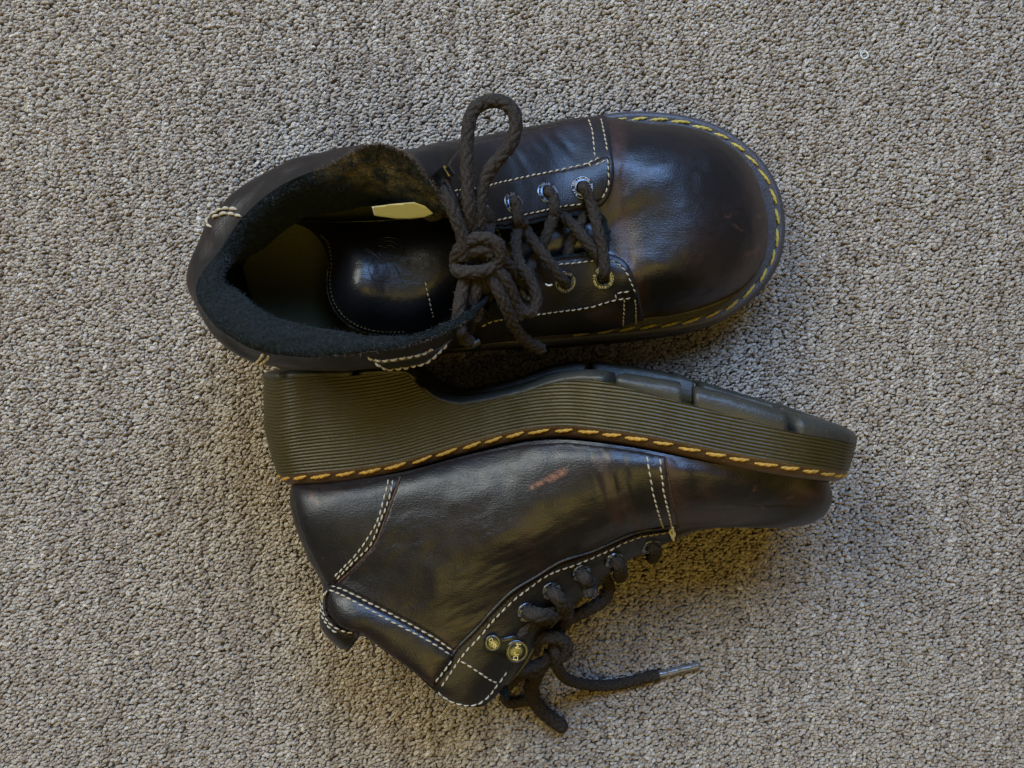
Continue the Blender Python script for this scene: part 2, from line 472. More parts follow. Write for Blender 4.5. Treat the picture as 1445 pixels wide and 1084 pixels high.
def in_poly(pts, poly):
    x, y = pts[:, 0], pts[:, 1]; ins = np.zeros(len(pts), bool); n = len(poly)
    for i in range(n):
        x0, y0 = poly[i]; x1, y1 = poly[(i + 1) % n]
        c = ((y0 > y) != (y1 > y)) & (x < (x1 - x0) * (y - y0) / (y1 - y0 + 1e-12) + x0)
        ins ^= c
    return ins
def polydist(pts, poly):
    d = np.full(len(pts), 1e9)
    for i in range(len(poly)):
        a = poly[i]; e = poly[(i + 1) % len(poly)] - a; l = e @ e + 1e-9
        t = np.clip(((pts - a) @ e) / l, 0, 1)
        d = np.minimum(d, np.linalg.norm(pts - a - t[:, None] * e, axis=1))
    return d

def panel(surf, poly, thick, name, mat, parent, step=2.6, edge=2.6, smoothpoly=True, add=True, wear=(), scuff=(), edgewear=.5, zg=200, zfun=None, edge0=.45, flip=False, label=None, skirt=2.0):
    """a sheet of leather lying on the surface, with its own thickness and a rounded edge"""
    poly = np.asarray(poly, float)
    bd = smooth_path(poly, step, True) if smoothpoly else resample(poly, step, True)
    lo, hi = bd.min(0), bd.max(0)
    gx, gy = np.meshgrid(np.arange(lo[0], hi[0], step), np.arange(lo[1], hi[1], step))
    gx = gx + (np.arange(gx.shape[0]) % 2)[:, None] * step * .5
    pts = np.stack([gx.ravel(), gy.ravel()], 1)
    pts = pts[in_poly(pts, bd)]
    d = polydist(pts, bd[::2])
    keep = d > step * .55; pts = pts[keep]
    nb = len(bd)
    allp = np.vstack([bd, pts])
    res = delaunay_2d_cdt([Vector(p) for p in allp], [(i, (i + 1) % nb) for i in range(nb)], [], 1, 1e-5)
    vp = np.array([tuple(p) for p in res[0]]); tris = [tuple(t) for t in res[2]]
    orig = [o[0] if len(o) else -1 for o in res[3]]
    dist = polydist(vp, bd[::1] if nb < 400 else bd[::2]); isb = np.array([0 <= o < nb for o in orig]); dist[isb] = 0
    k = np.clip(dist / edge, 0, 1); hgt = thick * (edge0 + (1 - edge0) * np.sqrt(1 - (1 - k) ** 2))
    pos = []; nrm = []
    for q in vp:
        if zfun is not None:
            z = zfun(q[0], q[1]); h = np.array(P(q[0], q[1], z)); n = np.array([0, 0, 1.0])
        else:
            h, n = surf.cast(q[0], q[1], zg); zg = 0.98 * zg + 0.02 * h[2]
        pos.append(h); nrm.append(n)
    pos = np.array(pos); nrm = np.array(nrm)
    top = pos + nrm * hgt[:, None]
    bi = {orig[i]: i for i in range(len(orig)) if 0 <= orig[i] < nb}
    V = [top]; F = []
    # triangles facing outwards
    A = top[[t[0] for t in tris]]; B = top[[t[1] for t in tris]]; C = top[[t[2] for t in tris]]
    cn = np.cross(B - A, C - A); N_ = nrm[[t[0] for t in tris]]
    for t, c, n in zip(tris, cn, N_): F.append(t if c @ n > 0 else t[::-1])
    low = []; idx = []
    for i in range(nb):
        if i in bi: idx.append(bi[i])
    low = pos[idx] - nrm[idx] * skirt
    off = len(top); V.append(low); m = len(idx)
    for i in range(m):
        F.append((idx[i], idx[(i + 1) % m], off + (i + 1) % m, off + i))
    V = np.vstack(V)
    im = np.vstack([vp, vp[idx]])
    w = segdist(im, wear) if len(wear) else np.zeros(len(V))
    ew = np.r_[np.clip(1 - dist / 2.2, 0, 1), np.ones(m)] * edgewear
    w = np.clip(w + ew, 0, 1.3)
    sc = segdist(im, scuff) if len(scuff) else np.zeros(len(V))
    o = mk(name, V, F, mat, parent, attrs={'wear': w, 'scuff': sc}, label=label)
    if add: surf.add(V, F)
    return o

def stitch_line(surf, pts, geo, length=7.5, gap=2.2, r=1.25, lift=0.8, zg=200, twist=True):
    """thread strands sunk at both ends, lying along a seam"""
    o, n = surf.path(pts, 1.0, zg)
    s = np.r_[0, np.cumsum(np.linalg.norm(np.diff(o, axis=0), axis=1))]
    t = 0.0
    while t + length < s[-1] + 1:
        L_ = length * random.uniform(.88, 1.1)
        q = np.linspace(t, min(t + L_, s[-1]), 7)
        c = np.stack([np.interp(q, s, o[:, k]) for k in range(3)], 1)
        nn = np.stack([np.interp(q, s, n[:, k]) for k in range(3)], 1)
        h = lift * np.sin(np.linspace(0.1, math.pi - 0.1, 7)) * 1.6 - .3
        tg = np.gradient(c, axis=0); tg /= np.linalg.norm(tg, axis=1, keepdims=True) + 1e-9
        side = np.cross(nn, tg)
        c = c + nn * h[:, None] + side * (np.linspace(-.45, .45, 7) * (1 if twist else 0) + random.uniform(-.25, .25))[:, None]
        rr = r * random.uniform(.88, 1.12) * np.sqrt(np.clip(np.sin(np.linspace(0.12, math.pi - .12, 7)), 0, 1))
        v_, f_ = tube(c, rr, 7)
        geo.add(v_, f_)
        t += L_ + gap * random.uniform(.7, 1.3)

def lettering(text, size, depth=0.6):
    """triangulated letters from the built-in typeface, centred, in units; returns list of (char verts, faces, advance centre)"""
    cu = bpy.data.curves.new('lettering', 'FONT'); cu.body = text; cu.size = size
    cu.extrude = depth; cu.align_x = 'CENTER'; cu.align_y = 'CENTER'
    ob = bpy.data.objects.new('lettering', cu); col.objects.link(ob)
    dg = bpy.context.evaluated_depsgraph_get(); dg.update()
    me = ob.evaluated_get(dg).to_mesh()
    v_ = np.array([tuple(x.co) for x in me.vertices]); f_ = [tuple(p.vertices) for p in me.polygons]
    bpy.data.objects.remove(ob, do_unlink=True)
    return v_, f_
LET = {}
def letter(ch, size):
    if (ch, size) not in LET: LET[(ch, size)] = lettering(ch, size, 0.45)
    return LET[(ch, size)]

def basis(n, up=(1, 0, 0)):
    n = np.asarray(n, float); n /= np.linalg.norm(n); u = np.asarray(up, float); u = u - n * (u @ n); u /= np.linalg.norm(u)
    return np.stack([u, np.cross(n, u), n], 1)

def eyelet(surf, px, py, rt, ro=14.0, ri=7.2, rot=0, zg=200, nrm=None):
    c, n = surf.cast(px, py, zg)
    ns_ = [surf.cast(px + a, py + b, c[2])[1] for a, b in ((8, 0), (-8, 0), (0, 8), (0, -8))]
    n = n + sum(ns_); n /= np.linalg.norm(n)
    if nrm is not None: n = np.array(nrm, float); n /= np.linalg.norm(n)
    Bm = basis(n)
    prof = [(ro + .4, -2.5), (ro, .4), (ro - .8, 1.5), (ro - 1.8, 1.2), (ro - 2.2, .9), (ri + 2.0, .9), (ri + 1.3, 1.6), (ri + .5, 1.7), (ri, .8), (ri - .3, -3.5)]
    th = np.arange(40) / 40 * 2 * math.pi
    g = np.array([[(r * math.cos(a), r * math.sin(a), z) for a in th] for r, z in prof])
    v_ = g.reshape(-1, 3) @ Bm.T + c
    o = mk('eyelet', v_, gridfaces(len(prof), 40, True), M['metal'], rt)
    th = np.arange(24) / 24 * 2 * math.pi
    hv = np.array([(0, 0, .25)] + [(ri * 1.02 * math.cos(a), ri * 1.02 * math.sin(a), .25) for a in th]) @ Bm.T + c
    mk('eyelet_hole', hv, [(0, 1 + i, 1 + (i + 1) % 24) for i in range(24)], M['black'], o)
    ge = Geo(); T = 'DR MARTENS AIR WAIR '
    rm = (ro + ri) / 2 + .05
    for i, ch in enumerate(T):
        if ch == ' ': continue
        a = rot - i / len(T) * 2 * math.pi
        lv, lf = letter(ch, 5.2)
        x = lv[:, 0]; y = lv[:, 1]
        ca, sa = math.cos(a - math.pi / 2), math.sin(a - math.pi / 2)
        w = np.stack([rm * math.cos(a) + x * ca - y * sa, rm * math.sin(a) + x * sa + y * ca, lv[:, 2] + 1.2], 1)
        ge.add(w @ Bm.T + c, lf)
    ge.build('lettering', M['engrave'], o, kind='stuff', smooth=False)
    return c, n

def hairs(points, normals, n, length, rad, lean=(0, 0, 0), jitter=.6, curl=.3, spread=False):
    """tapering single fibres as thin three-point strips"""
    idx = np.random.randint(0, len(points), n)
    p = points[idx] + (np.cross(normals[idx], np.random.normal(0, 2.2, (n, 3))) if spread else 0); nm = normals[idx] + np.random.normal(0, jitter, (n, 3)) + np.array(lean)
    nm /= np.linalg.norm(nm, axis=1, keepdims=True)
    L_ = length * np.random.uniform(.4, 1.5, n)[:, None]
    sd = np.cross(nm, np.random.normal(0, 1, (n, 3))); sd /= np.linalg.norm(sd, axis=1, keepdims=True)
    c1 = p + nm * L_ * .5 + sd * L_ * curl * .3; c2 = p + nm * L_ * .9 + sd * L_ * curl
    cr_ = np.cross(nm, sd) * rad
    V = np.stack([p - cr_, p + cr_, c1 + cr_ * .8, c1 - cr_ * .8, c2], 1).reshape(-1, 3)
    i = np.arange(n)[:, None] * 5
    F = np.hstack([i, i + 1, i + 2, i, i + 2, i + 3, i + 3, i + 2, i + 4]).reshape(-1, 3)
    return V, F

def sole(rt, outline, tow, T, lo, welt_prof, flare, mats, stitch_inset, stitch_d, stitch_range, pitch=5.0, lug_notches=(), thread='yellow', lugd=17.0, centre=None, lugmat='tread'):
    """outline (a,b) at welt level; tow(a,b,d) -> world; T(a) thickness; d runs from the welt to the tread"""
    ol = smooth_path(outline, 2.2, True)
    tg = np.roll(ol, -1, 0) - np.roll(ol, 1, 0); tg /= np.linalg.norm(tg, axis=1, keepdims=True)
    nr = np.stack([tg[:, 1], -tg[:, 0]], 1)
    cen = ol.mean(0)
    if ((ol - cen) * nr).sum() < 0: nr = -nr
    for _ in range(12): nr = (np.roll(nr, 1, 0) + np.roll(nr, -1, 0) + nr) / 3
    nr /= np.linalg.norm(nr, axis=1, keepdims=True)
    m = len(ol)
    Ta = np.array([T(a) for a in ol[:, 0]])
    # welt
    rows = []
    for ins, d in welt_prof:
        q = ol - nr * ins; rows.append(tow(q[:, 0], q[:, 1], np.full(m, float(d))))
    g = np.array(rows)
    welt = mk('welt', g.reshape(-1, 3), gridfaces(len(rows), m, True), mats['welt'], rt)
    # ribbed side wall
    rows = []; dmax = Ta.max()
    d = 3.0
    ribw = np.array([1 + .45 * noise.noise(Vector((x * .05, y * .05, 3))) for x, y in ol]); ribn = np.array([noise.noise(Vector((x * .03, y * .03, 7))) for x, y in ol])
    prof = [(0.0, 0.0), (0.22, 0.0), (0.42, -1.3), (0.62, -1.5), (0.82, -0.2)]
    k = 0
    rows.append((2.0, -3.5))
    rows.append((3.0, 0))
    while d < dmax:
        for fr, off in prof: rows.append((d + fr * pitch, off + .0))
        d += pitch; k += 1
    G = []
    lg = np.array([lugd(a) for a in ol[:, 0]]) if callable(lugd) else np.full(m, float(lugd))
    end = Ta - lg
    for dd, off in rows:
        de = np.minimum(dd, end)
        fl = flare * np.clip(de / 60.0, 0, 1) ** .8
        wob = np.array([0.0])
        offv = off * ribw + ribn * .5
        q = ol + nr * (offv + fl)[:, None]
        G.append(tow(q[:, 0], q[:, 1], de))
    # tread floor
    spine_a = np.clip(ol[:, 0], lo[0], lo[1]); spine_b = np.array([centre(a) for a in spine_a])
    fl = flare * np.clip(end / 60.0, 0, 1) ** .8
    q0 = ol + nr * np.reshape(fl, (-1, 1))
    for t in (0.04, .12, .3, .5, .75, 1.0):
        qa = q0[:, 0] * (1 - t) + spine_a * t; qb = q0[:, 1] * (1 - t) + spine_b * t
        Te = np.array([T(a) for a in qa]) - lg
        G.append(tow(qa, qb, Te))
    G = np.array(G)
    so = mk('sole', G.reshape(-1, 3), gridfaces(len(G), m, True), mats['side'], rt)
    # cover under the upper
    G2 = []
    for t in (0, .5, 1):
        q = (ol - nr * 14); qa = q[:, 0] * (1 - t) + spine_a * t; qb = q[:, 1] * (1 - t) + spine_b * t
        G2.append(tow(qa, qb, np.full(m, welt_prof[0][1] + 2.0)))
    G2 = np.array(G2)
    mk('midsole', G2.reshape(-1, 3), gridfaces(3, m, True), mats['side'], rt)
    # lugs: arcs of the outline between notches
    s = np.r_[0, np.cumsum(np.linalg.norm(np.diff(ol, axis=0), axis=1))]; tot = s[-1]
    cuts = sorted(lug_notches)
    lugs = []
    for i in range(len(cuts)):
        c0 = cuts[i]; c1 = cuts[(i + 1) % len(cuts)]
        i0 = int((c0[0] + c0[1] / 2) % m); i1 = int((c1[0] - c1[1] / 2) % m)
        n_ = (i1 - i0) % m
        if n_ < 6: continue
        ii = (i0 + np.unique(np.linspace(0, n_, max(6, n_ // 2)).astype(int))) % m
        depth = 62.0
        Vt = []
        qo = q0[ii]
        def row(ins, dd, shr=0.0):
            q = qo - nr[ii] * ins
            if shr:
                mid = q.mean(0); q = q + (mid - q) * shr
            Tm = np.array([T(a) for a in q[:, 0]])
            return tow(q[:, 0], q[:, 1], Tm - lg[ii] + (dd * lg[ii] if dd > 0 else dd))
        rws = [row(1, -1), row(0.3, .2), row(-.2, .55), row(2.2, .76), row(7.0, .96, .02), row(15, 1.03, .03), row(depth * .6, 1.02, .03), row(depth - 5, 1.0, .03), row(depth, .8), row(depth + 1, -2)]
        gg = np.array(rws); nn_ = gg.shape[1]
        for a_ in range(gg.shape[0]):
            for b_ in range(nn_):
                q_ = gg[a_, b_]; gg[a_, b_] = q_ + np.array([nz(q_, (.09, .09, .09), 1), nz(q_, (.09, .09, .09), 5), nz(q_, (.09, .09, .09), 9)]) * .9
        f_ = gridfaces(len(rws), nn_).tolist()
        f_.append([r * nn_ for r in range(len(rws))]); f_.append([r * nn_ + nn_ - 1 for r in range(len(rws))][::-1])
        lugs.append(mk('tread_lug', gg.reshape(-1, 3), f_, mats['tread'], rt))
        lugs[-1].data.shade_smooth() if False else None
    # individual welt stitches
    q = ol - nr * stitch_inset
    w = tow(q[:, 0], q[:, 1], np.full(m, float(stitch_d)))
    q2 = ol - nr * (stitch_inset - 1.0); w2 = tow(q2[:, 0], q2[:, 1], np.full(m, float(stitch_d)))
    upn = tow(q[:, 0], q[:, 1], np.full(m, float(stitch_d - 1))) - w
    outn = w2 - w
    wn = upn + outn * mats['lean']; wn /= np.linalg.norm(wn, axis=1, keepdims=True)
    i = stitch_range[0]
    while i < stitch_range[1]:
        L_ = int(12.5 * random.uniform(.88, 1.15))
        ii = np.arange(i, i + L_) % m
        c = w[ii] + wn[ii] * (np.sin(np.linspace(.15, math.pi - .15, L_)) * 1.7)[:, None]
        sidev = np.cross(wn[ii], np.gradient(c, axis=0)); sidev /= np.linalg.norm(sidev, axis=1, keepdims=True)
        c = c + sidev * (np.linspace(-1.6, 1.6, L_) + random.uniform(-.5, .5))[:, None]
        c = resample(c, 1.2)
        rr = 2.15 * random.uniform(.9, 1.1) * np.clip(np.sin(np.linspace(.22, math.pi - .15, len(c))), 0.05, 1) ** .35
        nseg = 14
        v_, f_ = tube(c, rr, nseg)
        # twisted strands
        vv = v_.reshape(len(c), nseg, 3); th = np.arange(nseg) / nseg * 2 * math.pi
        tw = 1 + .16 * np.sin(2 * th[None] + np.arange(len(c))[:, None] * .9)
        vv = c[:, None] + (vv - c[:, None]) * tw[..., None]
        mk('welt_stitch', vv.reshape(-1, 3), f_, M[thread], welt)
        i += L_ + int(2.2 * random.uniform(.6, 1.3))
    return ol, nr

def tabf(xs, ys):
    xs = np.array(xs, float); ys = np.array(ys, float)
    # smooth (cubic Hermite) table
    d = np.gradient(ys, xs)
    def f(x):
        x = np.clip(x, xs[0], xs[-1]); i = np.clip(np.searchsorted(xs, x) - 1, 0, len(xs) - 2)
        h = xs[i + 1] - xs[i]; t = (x - xs[i]) / h
        return (ys[i] * (1 + 2 * t) * (1 - t) ** 2 + ys[i + 1] * t * t * (3 - 2 * t) + h * d[i] * t * (1 - t) ** 2 + h * d[i + 1] * t * t * (t - 1))
    return f

def nz(p, f, seed=0.0):
    return noise.noise(Vector((p[0] * f[0] + seed, p[1] * f[1], p[2] * f[2])))
# =================================================================== the upright boot
def toes(F, E, n=2.12, bul=1.0):
    F = np.array(F, float); E = np.array(E, float); out = [F]
    for a in (.25, .5, .75):
        th = a * math.pi / 2
        g = 1 - math.cos(th) ** (2 / n); h = math.sin(th) ** (2 / n)
        q = F + (E - F) * g; q[2] = F[2] + (E[2] - F[2]) * h; out.append(q)
    out[2][2] += 11 * bul; out[3][2] += 19 * bul; out[1][2] += 3 * bul
    return out + [E]

def boot_upright():
    rt = root('upright_boot', (0, 170, 0), 'dark brown leather ankle boot standing upright on its sole, laces tied in a bow', 'boot')
    # ---- sole
    olp = [(149,362),(211,361),(256,352),(292,336),(325,309),(346,282),(359,254),(365,216),(363,185),(356,160),(337,129),(306,100),(274,83),(230,71),(180,64),(120,58),(50,52),(-40,48),(-130,42),(-220,38),(-300,44),(-350,75),(-372,140),(-355,205),(-300,238),(-220,248),(-130,256),(-40,283),(30,318),(85,348)]
    zw = tabf([-380, -300, -200, -100, 0, 100, 200, 300, 370], [123, 120, 113, 104, 95, 84, 78, 75, 75])
    zb = tabf([-380, -180, -120, -60, 0, 60, 120, 260, 370], [0, 0, 14, 34, 34, 14, 0, 0, 10])
    T = lambda a: zw(a) - zb(a)
    def tow(a, b, d):
        return np.stack([a, b, np.array([zw(x) for x in np.atleast_1d(a)]) - d], -1)
    cent = tabf([-380, -200, 0, 200, 370], [142, 145, 175, 212, 215])
    mats = dict(welt=M['welt_dark'], side=M['sole_dark'], tread=M['sole_dark'], lean=.1)
    ol0 = smooth_path(olp, 2.2, True); m = len(ol0)
    def near(x, y): return int(np.argmin(np.linalg.norm(ol0 - np.array([x, y]), axis=1)))
    notches = [(near(*q), w) for q, w in (((300, 330), 5), ((360, 215), 5), ((290, 92), 5), ((200, 66), 5), ((120, 58), 5), ((-190, 39), 6), ((-270, 40), 6), ((-372, 140), 6), ((-270, 243), 6), ((-190, 250), 6), ((120, 357), 5), ((215, 360), 5))]
    st0 = near(100, 352); st1 = near(95, 56)
    if st1 < st0: st1 += m
    sole(rt, olp, tow, T, (-290, 260), [(36, -7), (24, -5.5), (15, -3.2), (12.5, -1.6), (10.5, -1.4), (8, -2.8), (4, -2.0), (1.2, .3), (0, 3)], 3.0, mats, 11.5, -2.2, (st0, st1), lug_notches=notches, centre=cent, thread='yellow')
    # ---- upper shell
    A = np.array
    W = lambda *a: tuple(map(float, a))
    st = []
    ed = {0: P(857,330,194), 1: P(857,336,194), 2: P(858,342,194), 3: P(858,348,194), 4: P(857,355,195), 5: P(850,362,200)}
    fe = {0: P(1083,312,76), 1: P(1077,368,76), 2: P(1048,408,76), 3: P(1004,431,77), 4: P(953,445,78), 5: P(906,451,80)}
    for k in range(6): st.append(toes(fe[k], ed[k], bul=(1, 1, 1, 1, .8, .5)[k]))
    st.append([W(129,75,84), W(128,70,112), W(118,84,160), W(105,118,190), P(825,362,204)])
    st.append([W(72,70,90), W(70,64,120), W(66,76,168), W(62,112,202), P(790,366,214)])
    st.append([W(10,64,96), W(8,57,130), W(8,60,182), W(16,98,224), P(755,374,230)])
    st.append([W(-60,58,100), W(-58,48,140), W(-50,48,198), W(-38,74,248), P(720,390,262)])
    st.append([W(-130,52,106), W(-126,42,160), W(-108,36,235), W(-80,32,290), P(655,455,318)])
    st.append([W(-200,46,114), W(-196,36,165), W(-178,30,235), P(545,519,312), P(552,491,352)])
    st.append([W(-270,46,120), W(-268,38,165), W(-258,32,230), W(-246,16,295), P(400,503,332)])
    st.append([W(-330,80,124), W(-333,70,170), W(-325,62,235), W(-322,43,290), P(305,462,322)])
    st.append([W(-356,140,125), W(-360,135,170), W(-350,125,235), W(-363,112,285), P(276,405,318)])
    st.append([W(-335,198,124), W(-340,192,170), W(-330,182,235), P(286,327,290), P(312,352,322)])
    st.append([W(-308,220,122), W(-312,218,170), W(-305,208,235), P(322,277,295), P(345,302,330)])
    st.append([W(-265,234,119), W(-268,234,170), W(-264,230,240), P(385,237,305), P(398,262,340)])
    st.append([W(-210,242,114), W(-208,246,165), W(-205,248,240), P(450,215,315), P(468,230,352)])
    st.append([W(-160,250,110), W(-156,262,165), W(-155,262,250), P(508,206,345), P(530,203,372)])
    st.append([W(-110,262,105), W(-105,276,165), W(-105,276,240), P(566,216,335), P(573,216,370)])
    st.append([W(-75,274,101), W(-72,289,165), W(-72,287,225), W(-78,264,300), P(604,250,355)])
    st.append([W(-28,292,97), W(-25,304,148), W(-28,301,200), W(-40,262,262), P(648,296,325)])
    st.append([W(30,318,90), W(32,326,130), W(28,314,182), W(0,255,235), P(704,319,270)])
    st.append([W(101,343,84), W(103,346,115), W(95,324,165), W(58,262,205), P(765,306,230)])
    fe2 = [P(900,178,82), P(955,181,79), P(1003,193,77), P(1045,222,76), P(1071,264,76)]
    ed2 = [P(815,298,208), P(846,301,199), P(855,308,197), P(857,316,195), P(857,323,194)]
    for a, b, c in zip(fe2, ed2, (.4, .7, 1, 1, 1)): st.append(toes(a, b, bul=c))
    st = np.array(st)                    # (27+, 5, 3)
    N = len(st)
    # bring the feather line down onto the welt
    NV, NU = 84, 420
    g = np.array([cr(s_, NV) for s_ in st])                       # N, NV
    g = np.stack([cr(g[:, j], NU, True) for j in range(NV)], 0)   # NV, NU
    g = smoothgrid(g, 6, True)
    tm_ = np.clip((toimg(g)[..., 0] - 868) / 30, 0, 1)[..., None] * np.clip(np.minimum((np.linspace(0, 1, NV) - .10) / .18, (1 - np.linspace(0, 1, NV)) / .06), 0, 1)[:, None, None]
    for _ in range(70):
        h = g.copy(); h[1:-1] = .5 * g[1:-1] + .125 * (g[2:] + g[:-2] + np.roll(g, 1, 1)[1:-1] + np.roll(g, -1, 1)[1:-1])
        g = g * (1 - tm_) + h * tm_
    nrm = gridnormals(g, True)
    cen = g.reshape(-1, 3).mean(0); cen[2] = 60
    if (nrm * (g - cen)).sum() < 0: nrm = -nrm
    im = toimg(g.reshape(-1, 3))
    # folds: the flexing band behind the toe cap, soft dents over the quarters
    flex = segdist(im, [(872,190,872,300,34,1), (872,300,890,370,40,1), (890,370,905,445,36,1)])
    flex2 = segdist(im, [(720,230,800,200,60,1), (650,250,700,230,50,.8)])
    disp = np.zeros(len(im)); gp = g.reshape(-1, 3)
    for i, p in enumerate(gp):
        a = 1.6 * nz(p, (.018, .018, .018)) + .5 * nz(p, (.06, .06, .06), 5)
        if flex[i] > 0: a += -1.2 * flex[i] ** 2 + flex[i] * (1.2 * nz(p, (.11, .028, .03), 3) + .8 * nz(p, (.28, .05, .05), 9))
        if flex2[i] > 0: a += flex2[i] * 1.2 * nz((p[0] + p[1] * .5, p[1], p[2]), (.09, .03, .03), 4)
        if p[0] < -60: a += 1.6 * nz(p, (.035, .035, .05), 8)
        disp[i] = a
    v01 = np.repeat(np.linspace(0, 1, NV), NU)
    disp *= np.clip(v01 / .06, 0, 1)
    gp = gp + nrm.reshape(-1, 3) * disp[:, None]
    g = gp.reshape(NV, NU, 3)
    wear = segdist(im, [(870,180,872,300,20,1.1), (873,300,893,380,24,1.2), (893,380,905,450,22,1.1), (1060,240,1086,330,24,.9), (1086,330,1040,410,26,.9), (1040,410,960,445,22,.8), (985,350,1010,420,50,.35), (262,370,264,420,12,.6), (262,420,300,480,12,.4), (300,290,290,340,26,.25), (380,240,500,205,12,.25), (870,450,700,480,24,.45)])
    scuff = segdist(im, [(1026,306,1042,300,2.5,.5), (1036,318,1046,325,2,.5), (1052,360,1072,350,3,.6), (1068,305,1072,306,2,.5), (268,420,275,450,10,.5)])
    V = g.reshape(-1, 3); F = gridfaces(NV, NU, True)
    # orient faces outward
    fn = np.cross(V[F[:, 1]] - V[F[:, 0]], V[F[:, 3]] - V[F[:, 0]])
    if (fn * nrm.reshape(-1, 3)[F[:, 0]]).sum() < 0: F = F[:, ::-1]
    upper = mk('upper', V, F, M['leather'], rt, attrs={'wear': wear, 'scuff': scuff})
    sf = Surf(); sf.add(V, F.tolist())

    # ---- lining: outer shell offset inward, rolled over at the rim
    nrm = gridnormals(g, True)
    if (nrm * (g - cen)).sum() < 0: nrm = -nrm
    for _ in range(6): nrm = (np.roll(nrm, 1, 1) + np.roll(nrm, -1, 1) + nrm) / 3
    nrm /= np.linalg.norm(nrm, axis=-1, keepdims=True)
    E = g[-1]
    # thickness of the rim station by station
    thk = np.zeros(N)
    for k, t in {5:4, 6:4, 7:4, 8:4, 9:5, 10:8, 11:12, 12:40, 13:46, 14:34, 15:24, 16:22, 17:22, 18:18, 19:9, 20:7, 21:6, 22:5, 23:4}.items(): thk[k] = t
    thk[thk == 0] = 4
    thk = cr(thk[:, None], NU, True)[:, 0]
    wal = np.zeros(N)
    for k, t in {11:14, 12:22, 13:24, 14:24, 15:24, 16:20, 17:18, 18:18, 19:18, 20:14, 21:10, 22:4}.items(): wal[k] = t
    wal = cr(wal[:, None], NU, True)[:, 0]
    cx = np.array([-250.0, 130.0])
    inw = np.zeros((NU, 3)); 
    for i in range(NU):
        tgt = np.array([min(max(E[i, 0], -265), 100), 0.0])
        tgt[1] = 128 + (tgt[0] + 265) * .20
        d = tgt - E[i, :2]; inw[i, :2] = d / (np.linalg.norm(d) + 1e-6)
    for _ in range(10): inw = (np.roll(inw, 1, 0) + np.roll(inw, -1, 0) + inw) / 3
    inw /= np.linalg.norm(inw, axis=1, keepdims=True)
    rows = [E - np.array([0, 0, .0])]
    up = np.array([0, 0, 1.0])
    for a in (20, 50, 90, 130, 160):
        a = math.radians(a)
        rows.append(E + inw * (thk * (1 - math.cos(a)) / 2)[:, None] + up * (thk * .30 * math.sin(a))[:, None])
    E2 = E + inw * thk[:, None]
    # wall going down: follows the shell inside at decreasing thickness
    for fr in (.93, .86, .78, .68, .56, .44, .32, .2, .1):
        j = int(fr * (NV - 1)); t = 7 + (thk - 7) * np.clip((fr - .35) / .6, 0, 1) ** .8
        t = np.maximum(t, 6) * (1 if fr > .9 else 1)
        t = np.maximum(t, 6 + wal * np.interp(fr, [0, .1, .3, .5, .7, .86, .95, 1], [.6, .6, .55, .75, 1, .8, .35, 0]))
        q = g[j] - nrm[j] * t[:, None]
        q = q * 1.0
        rows.append(q)
    rows = [E] + rows[1:]
    L_ = np.array(rows)
    # the raised front flap leans outwards, so its fleecy inside faces up
    ctl = {}
    for k in range(N):
        c_ = int(round(k * NU / N)) % NU
        ctl[k] = [L_[4, c_], L_[7, c_], L_[10, c_]]
    for k, q in {15:[(322,366,312),(331,374,280),(340,380,225)], 16:[(355,318,318),(366,334,290),(378,345,240)], 17: [(408,278,326),(418,294,292),(428,308,232)], 18: [(473,252,338),(479,276,310),(483,298,242)], 19: [(532,227,352),(531,258,326),(530,290,258)],
                 20: [(568,241,350),(564,267,326),(562,292,262)], 21: [(598,265,338),(594,281,318),(592,296,270)], 22: [(640,302,310),(634,308,296),(628,315,258)]}.items():
        if k < N: ctl[k] = [np.array(P(*x)) for x in q]
    cc_ = np.array([ctl[k] for k in range(N)])
    cc_ = np.stack([cr(cc_[:, j], NU, True) for j in range(3)], 0)
    keys = np.concatenate([L_[:1], cc_, L_[12:15]], 0)
    tt = np.interp(np.arange(15), [0, 4, 7, 10, 12, 13, 14], np.arange(7))
    Lo = np.zeros_like(L_)
    qk = np.vstack([2 * keys[:1] - keys[1:2], keys, 2 * keys[-1:] - keys[-2:-1]])
    for r_ in range(15):
        i_ = min(int(tt[r_]), 5); f_ = tt[r_] - i_
        a_, b_, c_, d_ = qk[i_], qk[i_ + 1], qk[i_ + 2], qk[i_ + 3]
        Lo[r_] = 0.5 * (2 * b_ + (c_ - a_) * f_ + (2 * a_ - 5 * b_ + 4 * c_ - d_) * f_ ** 2 + (3 * b_ - a_ - 3 * c_ + d_) * f_ ** 3)
    wk = np.zeros(N); wk[16:22] = 1; wk[22] = .8; wk[23] = .2; wk[15] = .75; wk[14] = .25
    wk = np.clip(cr(wk[:, None], NU, True)[:, 0], 0, 1)
    L_ = L_ * (1 - wk[None, :, None]) + Lo * wk[None, :, None]
    # densify down the wall
    Ld = np.stack([cr(L_[:, i], 64) for i in range(NU)], 1)
    Ld = smoothgrid(Ld, 3, True)
    Ld[0] = E
    lp = Ld.reshape(-1, 3).copy()
    ln = gridnormals(Ld, True)
    # lining normals should face the inside of the boot
    tgt = np.stack([np.clip(Ld[..., 0], -265, 100), 130 + (np.clip(Ld[..., 0], -265, 100) + 265) * .2, Ld[..., 2] + 20], -1)
    if (ln * (tgt - Ld)).sum() < 0: ln = -ln
    rr = np.repeat(np.linspace(0, 1, 64), NU)
    for i, p in enumerate(lp):
        if rr[i] > .02: lp[i] += ln.reshape(-1, 3)[i] * (1.5 * nz(p, (.05, .05, .05), 2) + 1.0 * nz(p, (.2, .2, .2), 6))
    LF = gridfaces(64, NU, True)
    lw = segdist(toimg(lp), [(505,232,575,250,40,1.6), (575,250,640,315,30,1.5), (460,246,515,236,20,.8)])
